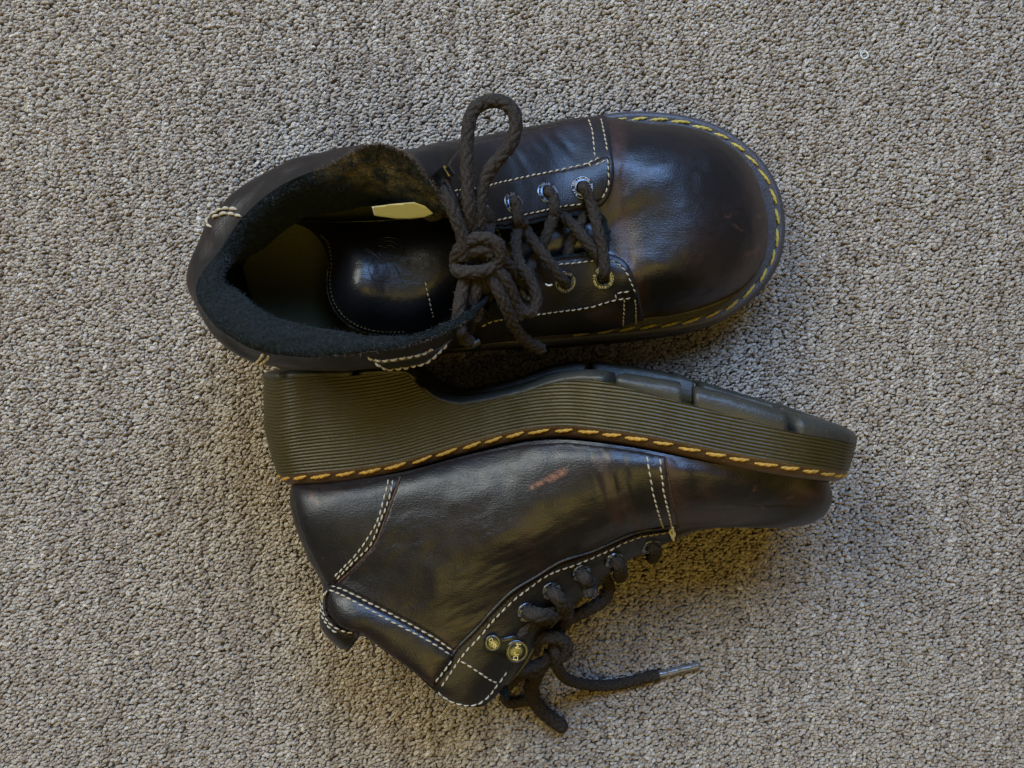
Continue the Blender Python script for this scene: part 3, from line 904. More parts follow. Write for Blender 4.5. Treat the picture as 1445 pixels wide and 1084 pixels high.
    lining = mk('collar_lining', lp, LF, M['fleece'], rt, attrs={'wear': lw})
    li = Surf(); li.add(lp, LF.tolist())
    # fleece fibres where the collar is seen
    ipt = toimg(lp)
    vis = (lp[:, 0] < -40) & (rr < .62) & (rr > .03)
    hv, hf = hairs(lp[vis], ln.reshape(-1, 3)[vis], 16000, 3.4, .2, lean=(.7, -.1, .1), jitter=.5, spread=True)
    mk('fleece_fibres', hv, hf, M['fiber'], lining, kind='stuff', smooth=False)
    rim = g[-1]; ri_ = toimg(rim); sel = ((ri_[:, 0] > 440) & (ri_[:, 0] < 660) & (rim[:, 2] > 300))
    hv, hf = hairs(rim[sel], np.tile([0, 0, 1.0], (sel.sum(), 1)), 1500, 4.0, .25, jitter=.9)
    mk('raw_edge_fibres', hv, hf, simple('raw_edge_fibre', (.05, .035, .025), (.16, .11, .075), .9, 600), lining, kind='stuff', smooth=False)
    # ---- insole
    ii = []
    j = int(.10 * (NV - 1)); base = g[j] - nrm[j] * (5 + wal * .45)[:, None]
    zin = tabf([-380, -250, -100, 50, 340], [140, 136, 124, 104, 92])
    for t in np.linspace(0, 1, 10):
        q = base.copy(); ca = np.clip(q[:, 0], -270, 240); cb = np.array([cent(a) for a in ca])
        q[:, 0] = q[:, 0] * (1 - t) + ca * t; q[:, 1] = q[:, 1] * (1 - t) + cb * t
        q[:, 2] = np.array([zin(a) for a in q[:, 0]]) + 9 * (1 - t) ** 4 
        ii.append(q)
    ii = np.array(ii)
    mk('insole', ii.reshape(-1, 3), gridfaces(10, NU, True), M['insole'], rt)

    # ---- leather panels laid over the shell
    wr = [(700,205,860,172,20,.3)]
    up_edge = [(853.4,165),(860,192),(863,214),(866,236),(865,258),(860,275),(850.6,289)]
    up_in = [(845,291.6),(809,297),(770,308),(737,316),(706,322),(680,322)]
    poly = up_edge + up_in + [(655,300),(640,282),(630,262),(628,240),(640,220),(655,208),(700,197),(760,184),(805,173),(835,166)]
    panel(sf, poly, 3.4, 'quarter_panel', M['leather_b'], rt, wear=wr, edgewear=.7, zg=180)
    poly = [(861,359.5),(880,368),(894.6,391),(903,422),(904,458),(860,463),(800,467),(740,470),(700,478),(672,482),(664,470),(672,448),(690,420),(715,395),(745,377),(780,369),(806.6,366),(840,361)]
    panel(sf, poly, 3.4, 'quarter_panel', M['leather_b'], rt, wear=[(840,440,900,450,20,.6)], edgewear=.7, zg=180)
    # eyestay facings over the quarters
    poly = [(829,233),(856,221),(860,236),(859,257),(854,272),(846,283),(828,288),(809,291),(781,296),(754,302),(726,308),(701,313),(676,311),(655,290),(645,272),(676,267),(726,255),(754,249),(795,241)]
    panel(sf, poly, 1.6, 'eyestay_panel', M['leather_b'], rt, edgewear=.35, zg=200)
    poly = [(843,365.5),(861,365.5),(877,374),(888,388),(896,408),(896,420),(866,426),(830,435.5),(780,442),(756,445.5),(709,452),(690,456.5),(676,462),(676,450),(692,424),(718,398),(750,378),(780,373),(813,369)]
    panel(sf, poly, 1.6, 'eyestay_panel', M['leather_b'], rt, edgewear=.35, zg=200)
    # flap turned outwards below the opening
    poly = [(519,504),(526,509),(537,509),(559,506.5),(592,500.5),(620,491),(640,476),(636,484),(620,497),(601,512),(579,521),(554,523),(540,519),(528,511)]
    panel(sf, poly, 2.6, 'collar_flap', M['leather_b'], rt, edgewear=.35, zg=320, smoothpoly=False)

    # ---- seams
    gs = Geo()
    for l in ([(830,169),(835.4,183.7),(837.6,203),(839.6,221)],
              [(848,168),(852,186.4),(855.6,206),(857.6,215.5)],
              [(857,224),(858,239),(858.6,257),(853,274),(845,283)],
              [(831,231),(795,239),(754,247),(726,253),(700,259),(676,265),(637.5,269.5)],
              [(830,231),(840,226),(853.4,220)], [(855,226.6),(834,236)], [(830,230),(834,237)],
              [(701,311),(726,305.5),(754,300),(781,294),(809,289),(828.5,287.5)],
              [(780,374),(813,371),(843,367.5)], [(861,367.5),(876,376),(886,389),(894.6,409),(897,418)],
              [(780,440.6),(830,434),(866,424),(894.6,419.6)], [(869.7,422),(871,414),(894.6,410.7)],
              [(881,422),(880,443),(879,462)], [(896,422),(897,440),(897,459)],
              [(779,440.8),(756,444),(709.6,450.5),(690,455),(674,464)]):
        stitch_line(sf, l, gs, length=6.4, gap=2.2, r=1.0, zg=200)
    gs.build('seam_stitching', M['thread'], rt, kind='stuff')
    for l in ([(288,318),(296,307),(311,297),(325,295),(344,299)], [(300,308),(316,302.5),(328,303),(341,306)],
              [(375,493),(368,505),(360,512),(351,514)], [(383,496),(376,507),(366,514)],):
        o_, n_ = sf.path(l, 1.0, 320)
        gg = Geo(); stitch_line(sf, l, gg, length=11, gap=1.0, r=1.9, lift=1.6, zg=320)
        gg.build('collar_stitch', M['thread'], rt)
    gg = Geo()
    for l in ([(519,503),(526,508.6),(537,508.6),(559,506),(592,500),(620,491)], [(529,511),(540,518),(554,522),(578.6,520),(601,511),(620,496),(634,482)]):
        stitch_line(sf, l, gg, length=8, gap=1.0, r=1.5, lift=1.2, zg=330)
    gg.build('flap_stitching', M['thread'], rt, kind='stuff')
    # stray white thread at the lower eyelet
    v_, f_ = tube(smooth_path([P(770,401,231), P(774,403,234), P(779,402,232)], 1), 1.1, 6)
    mk('loose_thread', v_, f_, M['lint'], rt)

    # ---- cream label inside the upper flap
    panel(None, [(525,292),(555,288),(584.5,285.5),(600,291),(611,301),(598,306),(578,308),(558,308),(543,306),(528,304)], 1.2, 'label_tape', M['label'], rt, smoothpoly=False, add=False, edgewear=0, edge0=.9, zfun=lambda x, y: 330 - (y - 285) * 1.6 + .03 * (x - 570))

    # ---- tongue, pushed down inside
    tp = [(414,313),(432,321),(448,335),(458,352),(463,372),(461,395),(463,418),(474,442),(496,462),(530,473),(575,474),(615,462),(645,440),(690,420),(740,396),(800,376),(862,364),(862,300),(800,292),(740,298),(690,304),(640,306),(590,308),(520,312),(470,313),(440,311)]
    tpoly = np.array(tp, float)
    bpoly = smooth_path(tp, 3, True)
    def tz(x, y):
        amp = 62 - 34 * min(max((x - 620) / 90, 0), 1)
        base = (178 if x < 620 else 178 + 8 * min((x - 620) / 90, 1)) + 6 * math.sin(min(max((x - 450) / 420, 0), 1) * math.pi)
        d = float(polydist(np.array([[x, y]]), bpoly)[0]) if in_poly(np.array([[x, y]]), bpoly)[0] else 0.0
        k = min(d / 62.0, 1)
        ridge = 26 * math.exp(-((x - 497) / 42.0) ** 2) * math.exp(-((y - 400) / 60.0) ** 2)
        lip = 3.2 * math.exp(-((d - 5) / 3.0) ** 2) if x < 640 else 0
        return base + amp * math.sqrt(1 - (1 - k) ** 2) - 18 + ridge + lip + 1.6 * noise.noise(Vector((x * .03, y * .03, 1))) + .2 * noise.noise(Vector((x * .13, y * .13, 4)))
    gx_ = np.arange(395, 880, 5.0); gy_ = np.arange(285, 490, 5.0)
    Z_ = np.array([[tz(x, y) for x in gx_] for y in gy_])
    for _ in range(16):
        Zp = np.pad(Z_, 1, mode='edge'); Z_ = (Zp[:-2, 1:-1] + Zp[2:, 1:-1] + Zp[1:-1, :-2] + Zp[1:-1, 2:] + 2 * Z_) / 6
    def tz2(x, y):
        a = min(max((x - 395) / 5, 0), len(gx_) - 1.001); b = min(max((y - 285) / 5, 0), len(gy_) - 1.001)
        i, j = int(a), int(b); a -= i; b -= j
        return float((Z_[j, i] * (1 - a) + Z_[j, i + 1] * a) * (1 - b) + (Z_[j + 1, i] * (1 - a) + Z_[j + 1, i + 1] * a) * b) + .35 * noise.noise(Vector((x * .13, y * .13, 4)))
    tongue = panel(None, tp, 1.0, 'tongue', M['tongue'], rt, zfun=tz2, edgewear=.6, skirt=14, add=False, step=3.0)
    ts = Surf(); tm = tongue.data
    tv = np.array([tuple(q.co) for q in tm.vertices]) / S + rt.loc; ts.add(tv, [tuple(p.vertices) for p in tm.polygons])
    gt = Geo()
    stitch_line(ts, [(600,398),(604,415),(608,432),(612,452)], gt, length=5, gap=1.8, r=.8, zg=200)
    stitch_line(ts, [(700,322),(712,345),(722,372)], gt, length=5, gap=1.8, r=.8, zg=200)
    gt.build('tongue_stitching', M['thread'], tongue, kind='stuff')
    # binding seam following the rear edge, and the worn stamped emblem
    gb = Geo()
    stitch_line(ts, [(452,331),(464,345),(468,372),(466,396),(469,418),(479,438),(499,456),(532,467),(575,468)], gb, length=3.4, gap=1.6, r=.55, zg=200)
    gb.build('binding_stitching', simple('dull_olive_thread', (.09,.08,.045), (.16,.14,.08), .8, 1500), tongue, kind='stuff')
    ge = Geo()
    def emb(pts, r=.55):
        o_, n_ = ts.path(pts, 1.2, 210); v_, f_ = tube(o_ + n_ * .1, r, 5); ge.add(v_, f_)
    ring = [(548 + 21 * math.cos(a), 352 + 17 * math.sin(a)) for a in np.linspace(0, 2 * math.pi, 15)]
    emb(ring); emb([(548 + 15 * math.cos(a), 352 + 12 * math.sin(a)) for a in np.linspace(0, 2 * math.pi, 12)], .4)
    for l in ([(503,331),(512,345),(520,352),(530,361)], [(511,334),(519,345)], [(514,351),(524,358)], [(532,346),(546,350)], [(536,352),(550,346),(560,352)],
              [(520,378),(526,369),(534,370),(541,375)], [(519,378),(526,394)], [(556,375),(562,384),(565,392),(568,402)], [(526,394),(536,397),(552,398)], [(558,376),(556,388)]):
        emb(l)
    ge.build('stamped_emblem', M['tongue'], tongue, kind='stuff')

    # ---- eyelets, hooks
    for px, py, r_ in ((822,265,1.2), (773,272,.8), (725,287,1.9), (685,304,0), (851,393,2.2), (798,398,.3), (747,408,1), (694,421,2)):
        eyelet(sf, px, py, rt, rot=r_, zg=230)
    def hook(px, py, zg, tip):
        c, n = sf.cast(px, py, zg)
        c = c + n * 1.5
        d = np.array(tip, float) - c; d -= n * (d @ n); d /= np.linalg.norm(d)
        Bm = np.stack([d, np.cross(n, d), n], 1)
        # base plate, curled into a speed hook
        prof = [(-11, 0), (-3, 1.2), (7, 2.0), (12, 4.5), (13.5, 9), (11, 13), (5, 15), (-1, 14.5)]
        prof = cr(np.array(prof, float), 26)
        rows = []
        t2 = np.gradient(prof, axis=0); nn = np.stack([-t2[:, 1], t2[:, 0]], 1); nn /= np.linalg.norm(nn, axis=1, keepdims=True)
        w = 7.0 - 1.6 * np.linspace(0, 1, 26)
        for s_, side in ((0.7, 1), (-.7, -1)):
            pass
        ring = []
        for i in range(26):
            a = prof[i] + nn[i] * .8; b = prof[i] - nn[i] * .8
            ring.append([(a[0], -w[i], a[1]), (a[0], w[i], a[1]), (b[0], w[i], b[1]), (b[0], -w[i], b[1])])
        v_ = np.array(ring).reshape(-1, 3) @ Bm.T + c
        f_ = gridfaces(26, 4, True).tolist() + [[0, 1, 2, 3], [103, 102, 101, 100]]
        o = mk('lace_hook', v_, f_, M['metal'], rt, smooth=False)
        return c
    hook(617, 252, 300, P(630, 230, 300)); hook(662, 478, 270, P(676, 492, 240))

    # ---- lace
    R = 6.6
    gl = Geo(); fz = []
    def cord(pts, r=R, step=.85, taper=0, pitch=12.5, ride=None):
        p = smooth_path([P(*q) for q in pts], step)
        if ride:
            n0, n1 = ride; im_ = toimg(p); s_ = np.arange(len(p)) * step; req = np.array([sf.cast(a[0], a[1], 200)[0][2] for a in im_]) + r * .95
            req = np.convolve(np.pad(req, 6, mode='edge'), np.ones(13) / 13, 'valid')
            w_ = np.ones(len(p))
            if n0: w_ *= np.clip((s_ - 3) / 11, 0, 1)
            if n1: w_ *= np.clip((s_[-1] - 3 - s_) / 11, 0, 1)
            zz = np.maximum(p[:, 2], req) ; im0 = im_.copy()
            base_ = req - r * 2.2
            zn = base_ * (1 - w_) + zz * w_
            zn = np.convolve(np.pad(zn, 3, mode='edge'), np.ones(7) / 7, 'valid')
            p = np.array([P(a[0], a[1], z) for a, z in zip(im0, zn)])
        v_, f_ = tube(p, r, 32, braid=.28, pitch=pitch, taper=taper, ns=5)
        gl.add(v_, f_); c = np.repeat(p, 32, 0)
        nn = v_ - c; nn /= np.linalg.norm(nn, axis=1, keepdims=True); fz.append((v_[::5], nn[::5]))
    cord([(821,262,192),(824,266,208),(829,273,218),(837,297,219),(844,325,222),(850,350,220),(853,372,218),(853,386,213),(851,394,200)], ride=(1,1))
    cord([(772,270,196),(776,272,212),(781,279,222),(782,298,226),(776,318,228),(767,343,228),(757,362,222),(745,385,212)], ride=(1,0))
    cord([(738,312,226),(744,328,236),(757,347,243),(771,364,245),(787,386,238),(796,398,226),(799,403,206)], ride=(0,1))
    cord([(786,298,206),(797,307,214),(813,323,218),(828,341,219),(840,357,214),(850,372,203)], r=7.0)
    cord([(824,300,200),(821,312,205),(812,327,206),(804,345,205),(801,362,202),(798,380,194)], r=6.6)
    cord([(724,284,200),(728,287,225),(731,300,238),(729,325,250),(728,350,262),(733,372,268),(744,388,272),(753,405,272),(757,425,270),(750,440,270),(738,438,272),(727,424,276),(716,402,284),(704,384,296),(690,368,306)], ride=(1,0))
    cord([(687,372,302),(680,355,302),(670,340,305),(665,322,318),(662,298,330),(660,262,338),(659,225,342),(660,190,345),(666,160,347),(682,146,348),(704,143,349),(722,154,349),(728,174,348),(722,200,344),(706,222,340),(690,242,335),(680,268,330),(677,298,324),(676,325,314),(682,345,306)], r=7.3)
    cord([(604,243,304),(608,247,322),(616,260,335),(630,280,338),(641,302,336),(650,325,330),(655,347,322),(654,365,312)], r=7.1)
    cord([(650,372,298),(643,368,305),(648,352,318),(664,339,325),(684,336,327),(700,343,324),(706,358,318),(700,373,312),(684,382,314),(664,384,316),(648,383,312),(642,375,303)], r=7.1)
    cord([(655,362,306),(668,354,318),(684,352,320),(694,358,316)], r=7.2)
    cord([(662,380,300),(655,398,304),(650,420,306),(647,440,306),(648,460,300),(654,478,288),(664,482,276)], r=7.1, ride=(0,0))
    cord([(684,372,304),(695,395,304),(706,415,300),(717,440,285),(727,462,262),(742,481,236),(764,493,206)], r=7.0)
    cord([(690,366,300),(700,380,308),(712,392,304),(722,412,292),(726,430,280),(736,447,268)], r=7.0)
    cord([(672,380,296),(672,405,300),(668,430,292),(672,452,284)], r=7.0)
    cord([(684,301,268),(688,304,284),(690,318,292),(686,336,298),(676,352,298)], r=7.2, ride=(1,0))
    cord([(694,420,262),(690,415,280),(684,400,294),(678,385,298)], r=7.2)
    cord([(747,407,230),(740,400,250),(728,385,262),(712,370,278),(700,362,292)], r=7.0)
    lace = gl.build('lace', M['lace'], rt)
    pp = np.vstack([a for a, b in fz]); nn = np.vstack([b for a, b in fz])
    hv, hf = hairs(pp, nn, 2600, 3.4, .16, jitter=.9, curl=.6)
    mk('lace_fuzz', hv, hf, M['fuzz'], lace, kind='stuff', smooth=False)
    return rt
boot_upright()
# =================================================================== the boot lying on its side
def boot_lying():
    rt = root('lying_boot', (40, -150, 0), 'dark brown leather ankle boot lying on its side with ribbed sole and metal lace studs', 'boot')
    mir = lambda f: f
    olp = [(-299,120),(-292,155),(-262,188),(-200,201),(-100,198),(0,213),(60,230),(110,252),(200,274),(300,276),(360,254),(400,208),(417,150),(405,85),(362,42),(300,22),(200,16),(100,18),(0,24),(-100,26),(-200,20),(-260,30),(-290,68)]
    sidez = tabf([-320, -262, -200, -100, 0, 60, 110, 200, 300, 360, 400, 440], [150, 188, 201, 198, 213, 230, 252, 274, 276, 254, 208, 150])
    wl = [(405,667,135),(425,668,170),(450,668,190),(500,664,199),(560,655,200),(620,638,199),(680,621,203),(740,608,214),(800,604,232),(860,610,252),(920,620,270),(980,632,276),(1040,644,277),(1100,653,262),(1150,659,232),(1187,662,160)]
    tr = [(382,524,135),(420,523,182),(500,522,199),(560,521,200),(577,523,200),(590,536,200),(606,551,200),(625,561,200),(645,565,201),(670,563,203),(700,557,206),(740,547,214),(790,531,230),(820,527,240),(850,527,250),(900,533,264),(970,545,276),(1040,562,278),(1110,582,262),(1170,597,232),(1208,609,155)]
    tilt = 0.085
    wp = np.array([P(*q) for q in wl]); tp_ = np.array([P(*q) for q in tr])
    Yw = tabf(wp[:, 0], wp[:, 1] - tilt * (240 - wp[:, 2]))
    Yt = tabf(tp_[:, 0], tp_[:, 1] - tilt * (240 - tp_[:, 2]))
    T = lambda a: Yt(a) - Yw(a)
    def tow(a, b, d):
        a = np.atleast_1d(a); return np.stack([a, np.array([Yw(x) for x in a]) + d + tilt * (240 - b), b + tilt * d * .6], -1)
    cent = tabf([-320, -200, 0, 200, 420], [108, 110, 115, 146, 148])
    ol0 = smooth_path(olp, 2.2, True); m = len(ol0)
    def near(x, y): return int(np.argmin(np.linalg.norm(ol0 - np.array([x, y]), axis=1)))
    notches = [(near(*q), w) for q, w in (((115, 254), 7), ((200, 274), 7), ((318, 272), 7), ((410, 180), 5), ((380, 55), 5), ((250, 18), 5), ((100, 18), 5), ((-120, 26), 6), ((-250, 28), 5), ((-298, 120), 5), ((-268, 184), 4), ((-188, 201), 4), ((-112, 198), 4))]
    # order of the stitches: along the side that faces up, heel to toe
    i0 = near(-297, 100); i1 = near(416, 140)
    if i1 < i0: i0, i1 = i1, i0 + 0
    fwd = ol0[(i0 + 20) % m]
    if fwd[1] < 100 and i0 < i1: i0, i1 = i1, i0 + m
    mats = dict(welt=M['welt_brown'], side=M['sole'], tread=M['tread'], lean=1.6)
    flv = lambda: None
    fl = np.full(m, 9.0)
    for i, (x, y) in enumerate(ol0):
        if x < -250: fl[i] = 16
        elif x > 380: fl[i] = 14
        else: fl[i] = 6 if y > 120 else 6
    for _ in range(40): fl = (np.roll(fl, 1) + np.roll(fl, -1) + fl) / 3
    sole(rt, olp, tow, T, (-230, 330), [(22, -15), (17, -15), (12, -13.5), (6.5, -9.5), (4.2, -5), (3.2, -3), (2.4, -2), (.6, 0), (0, 3)], fl, mats, 3.4, -2.6, (i0, i1), lug_notches=notches, centre=cent, thread='gold', pitch=4.1, lugd=tabf([-340, 60, 100, 150, 400, 440], [8, 7, 9, 16, 15, 12]))

    # ---- upper
    G = [
     [(416,676,112),(446,683,184),(560,668,198),(665,641,208),(770,621,230),(880,630,256),(1000,653,262),(1105,671,236),(1163,677,150)],
     [(415,700,112),(450,705,203),(565,690,212),(670,665,222),(775,647,243),(885,655,266),(1000,676,262),(1103,697,228),(1168,702,145)],
     [(420,728,112),(455,735,208),(570,722,218),(672,697,230),(775,682,247),(880,690,258),(990,704,246),(1086,720,208),(1156,727,140)],
     [(430,757,112),(465,763,205),(570,752,219),(670,730,232),(765,718,245),(860,722,243),(955,728,222),(1046,736,185),(1118,742,138)],
     [(441,786,112),(475,792,200),(570,780,218),(660,764,231),(745,755,238),(825,752,226),(895,748,200),(960,745,170),(1012,743,138)],
     [(455,808,112),(487,815,198),(570,806,215),(645,794,227),(715,790,224),(785,787,206),(850,779,186),(918,768,160),(950,760,138)],
     [(460,828,112),(493,835,200),(565,834,211),(630,832,219),(695,832,212),(758,830,192),(812,818,174),(852,806,152),(872,798,136)],
     [(456,852,112),(490,856,203),(555,862,207),(615,868,211),(675,874,203),(728,870,190),(775,860,170),(806,850,150),(822,843,134)],
     [(457,878,112),(492,878,205),(545,888,206),(600,903,206),(650,913,199),(695,915,192),(735,905,172),(762,895,150),(776,889,132)],
     [(480,905,112),(506,891,196),(541,908,203),(585,938,203),(625,960,197),(665,968,190),(702,960,170),(730,946,150),(745,936,132)],
     [(490,910,112),(512,896,190),(546,921,197),(586,951,197),(616,975,191),(650,994,186),(685,993,170),(706,974,150),(718,960,132)],
    ]
    rings = []
    for row in G:
        w = np.array([P(*q) for q in row]); zm = (w[0, 2] + w[-1, 2]) / 2
        top = [w[0]]
        a, b = w[0], w[1]
        top += [a + (b - a) * np.array([.10, .10, .48]), a + (b - a) * np.array([.42, .42, .83])]
        top += list(w[1:-1])
        a, b = w[-1], w[-2]
        top += [a + (b - a) * np.array([.42, .42, .83]), a + (b - a) * np.array([.10, .10, .48])]
        top.append(w[-1]); top = np.array(top)
        zl = np.linspace(w[0, 2], w[-1, 2], len(top))
        bot = top[::-1][1:-1].copy(); zb_ = zl[::-1][1:-1]
        hb = bot[:, 2] - zb_
        bot[:, 2] = zb_ - hb * (zb_ - 14) / max(hb.max(), 1) * 1.0
        rings.append(np.vstack([top, bot]))
    rings = np.array(rings)
    NV, NU = 190, 760
    g = np.stack([cr(r, NU, True) for r in rings])
    g = np.stack([cr(g[:, j], NV) for j in range(NU)], 1)
    g = smoothgrid(g, 8, True)
    for _ in range(6):
        h = g.copy(); h[1:-1] = g[1:-1] * .5 + (g[2:] + g[:-2]) * .25; g = h
    nrm = gridnormals(g, True)
    cen = np.array([0, -150.0, 120])
    if (nrm * (g - cen)).sum() < 0: nrm = -nrm
    gp = g.reshape(-1, 3); im = toimg(gp); topm = nrm.reshape(-1, 3)[:, 2] > -.1
    flex = segdist(im, [(860,650,885,740,46,1), (940,660,985,740,46,.8), (890,690,930,745,30,.7)])
    wrk = segdist(im, [(600,850,700,900,60,1), (640,820,780,800,70,1), (700,780,850,770,70,1), (560,760,620,790,60,.8), (760,740,850,700,50,.6)])
    ank = segdist(im, [(540,760,660,800,70,1)])
    n1 = nrm.reshape(-1, 3); disp = np.zeros(len(gp))
    for i in np.nonzero(topm)[0]:
        p = gp[i]
        a = 1.5 * nz(p, (.014, .014, .014), 2) + .8 * nz(p, (.05, .05, .05), 5)
        if flex[i] > 0: a += flex[i] * (1.9 * nz((p[0] + p[1] * .25, p[1], p[2]), (.10, .022, .02), 3) + 1.1 * nz((p[0] + p[1] * .3, p[1], p[2]), (.27, .04, .03), 9))
        if wrk[i] > 0:
            # wrinkles fan out from the front of the ankle towards the heel
            u = p[0] * .90 + p[1] * .43; v_ = -p[0] * .43 + p[1] * .90
            a += wrk[i] * (1.3 * nz((u, v_, p[2]), (.012, .055, .02), 11) + .8 * nz((u + 4 * nz(p, (.03, .03, .03)), v_, p[2]), (.03, .22, .03), 14) + .3 * nz((u, v_, p[2]), (.08, .5, .05), 21))
        if ank[i] > 0: a += -1.2 * ank[i] ** 2
        disp[i] = a
    v01 = np.repeat(np.linspace(0, 1, NV), NU); disp *= np.clip(v01 / .05, 0, 1) * np.where((im[:, 0] > 940) & (im[:, 1] > 715), .3, 1.0)
    gp = gp + n1 * disp[:, None]; gp[:, 2] = np.maximum(gp[:, 2], 5); g = gp.reshape(NV, NU, 3)
    wear_s = [(850,650,872,735,16,.9), (872,700,905,745,16,.8), (945,660,965,735,24,1.0), (965,735,1050,728,18,.8), (1120,700,1165,690,30,.8), (995,690,1010,720,16,.6), (930,650,1060,665,20,.4), (740,740,760,800,22,.3), (690,830,720,860,26,.35), (620,890,640,915,10,.7), (440,690,470,700,20,.25)]
    scuff_s = [(752,688,775,676,5,1.6), (775,676,798,664,7,1.6), (1071,713,1079,718,1.6,1.0), (1068,690,1072,694,1.5,.6), (1110,705,1122,700,2,.35), (1066,686,1064,694,1.2,.7), (440,700,450,712,5,.5)]
    wear = segdist(im, wear_s); scuff = segdist(im, scuff_s)
    V = gp; F = gridfaces(NV, NU, True)
    fn = np.cross(V[F[:, 1]] - V[F[:, 0]], V[F[:, 3]] - V[F[:, 0]])
    if (fn * n1[F[:, 0]]).sum() < 0: F = F[:, ::-1]
    mk('upper', V, F, M['leather'], rt, attrs={'wear': wear, 'scuff': scuff})
    sf = Surf(); sf.add(V, F.tolist())
    # ---- lining visible through the mouth of the boot
    nrm = gridnormals(g, True)
    if (nrm * (g - cen)).sum() < 0: nrm = -nrm
    rows = [g[-1]]
    out = g[-1] - g[-8]; out /= np.linalg.norm(out, axis=1, keepdims=True)
    for a in (30, 70, 110, 150):
        a = math.radians(a); rows.append(g[-1] - nrm[-1] * 12 * (1 - math.cos(a)) + out * 7 * math.sin(a))
    for fr in (.96, .9, .82, .74, .66): rows.append(g[int(fr * (NV - 1))] - nrm[int(fr * (NV - 1))] * 22)
    last = rows[-1]; c0 = last.mean(0)
    for t in (.3, .7, 1): rows.append(last * (1 - t) + c0 * t)
    L_ = np.array(rows)[:, ::4]
    mk('collar_lining', L_.reshape(-1, 3), gridfaces(len(rows), L_.shape[1], True), M['fleece'], rt)

    # ---- leather panels
    eye_edge = [(955.5,744),(944,748.5),(903,752.5),(875,763.5),(834,781.5),(792,795),(759,815),(723,837),(695,864.5),(673,889.5),(648,914),(639,926),(622.6,949),(612,966)]
    # heel counter
    heel = [(414,686),(450,691),(500,687),(561,674),(549,707),(540,734),(527,765),(503,792),(476,819),(465,826),(455,812),(446,795),(434,768),(424,742),(417,712)]
    panel(sf, heel, 3.0, 'heel_panel', M['leather_b'], rt, step=3.2, edgewear=.8, zg=150, wear=[(440,690,470,700,20,.25)], scuff=scuff_s)
    # quarter, from the heel seam to the double seam behind the toe
    q = [(566,672),(620,656),(680,641),(740,629),(800,625),(860,632),(900,638),(938.5,645),(943,683),(949,713),(957,744),(944,745),(903,749),(875,760),(834,778),(792,792),(759,812),(723,834),(695,861),(673,886),(648,911),(640,917),(619,901),(586,881),(553,864),(520,847),(490,832),(478,826),(505,797),(530,769),(543,737),(553,708)]
    panel(sf, q, 2.8, 'quarter_panel', M['leather'], rt, step=2.5, edge=3, wear=wear_s, scuff=scuff_s, edgewear=.55, zg=220, smoothpoly=False)
    # padded collar cuff
    cuff = [(466,827),(490,836),(520,851.5),(553,868),(586,886),(619,906),(641,922),(632,940),(612,968),(586,948),(546,918),(512,894),(500,890),(482,884),(466,868),(461,852),(462,836)]
    panel(sf, cuff, 9.0, 'collar_cuff', M['leather'], rt, step=2.6, edge=26, edge0=.12, wear=[(600,930,612,960,12,.6), (500,880,560,920,9,.5)], edgewear=.25, zg=205, smoothpoly=False)
    # strap running round the back of the collar
    bs = [(463,829),(456,842),(453.5,858),(456,874),(466,888),(482,897),(500,899),(506,893),(489,890),(473,880),(464,866),(461,852),(463,838),(470,830)]
    panel(sf, bs, 4.5, 'heel_strap', M['leather_b'], rt, step=2.2, edge=3, edgewear=.6, zg=150)
    # eyestay
    es = eye_edge + [(616,977),(636,992),(656,999),(676,997),(699,982),(715,960),(722,946),(740,925),(760,905),(782,880),(806,858),(835,836),(862,812),(885,792),(915,778),(946,763),(952,758)]
    panel(sf, es, 3.0, 'eyestay_panel', M['leather_b'], rt, step=2.5, edge=2.2, edgewear=.5, zg=190, smoothpoly=False)
    # folded edge along the eyestay seam
    o_, n_ = sf.path([(955,742),(903,750),(875,760.5),(834,778.5),(792,792),(759,812),(723,834),(695,861),(673,886),(648,911),(636,927)], 1.5, 180)
    v_, f_ = tube(o_ + n_ * .2, 2.6, 8, flat=.8)
    mk('folded_edge', v_, f_, M['leather_b'], rt)
    for l, r_ in (([(565,673),(553,707),(543,735),(530,767),(506,795),(477,822)], 1.4), ([(939.5,645),(944,683),(950,713),(958,745)], 1.3)):
        o_, n_ = sf.path(l, 1.5, 200); v_, f_ = tube(o_, r_, 6); mk('raw_edge', v_, f_, M['rawedge'], rt)

    # ---- seams
    gs = Geo()
    for l in ([(549,676),(541,707),(531,739),(510,773),(489,797),(467,819)],
              [(555,677),(549,703),(537,735),(523,768),(500,792),(474,818)],
              [(466.5,826),(490,834.5),(520,850),(553,867),(586,884.5),(619,904),(642,920.5)],
              [(464,832),(486,842),(520,860),(553,877.5),(586,894.5),(619,913),(638,926.5)],
              [(913,644),(917,670.5),(923,701),(929.4,725),(937,747)],
              [(931,647),(933.5,670.5),(938,701),(944,725),(949,746)],
              [(950,749),(936,752.5),(906,757),(881,766),(859,777),(817,795),(778,809),(748,829),(726,846),(699,872),(679,896),(652,926),(636,949),(620,973)],
              [(618,980),(639,991),(666,995.5),(686,986),(702,966),(716,947)],
              [(650,933),(666,942),(686,956),(702,964)],
              [(615,963),(626,947),(641,928)],
              [(462,833),(456,846),(456,860),(460,873),(470,884),(484,891),(499,894)],
              [(459,836),(453.5,848),(453.5,862),(458,876),(468,888),(482,896)]):
        stitch_line(sf, l, gs, length=7.2, gap=1.9, r=1.18, zg=200, lift=.75)
    gs.build('seam_stitching', M['thread'], rt, kind='stuff')
    gw = Geo()
    for l in ([(948,741),(951,748),(949,757),(950,763)], [(950,746),(945,750),(949,758)], [(947,744),(952,752),(947,760)]):
        o_, n_ = sf.path(l, 1.0, 160); v_, f_ = tube(o_ + n_ * 1.5, 1.5, 6, taper=2); gw.add(v_, f_)
    gw.build('bar_tack', M['lint'], rt)
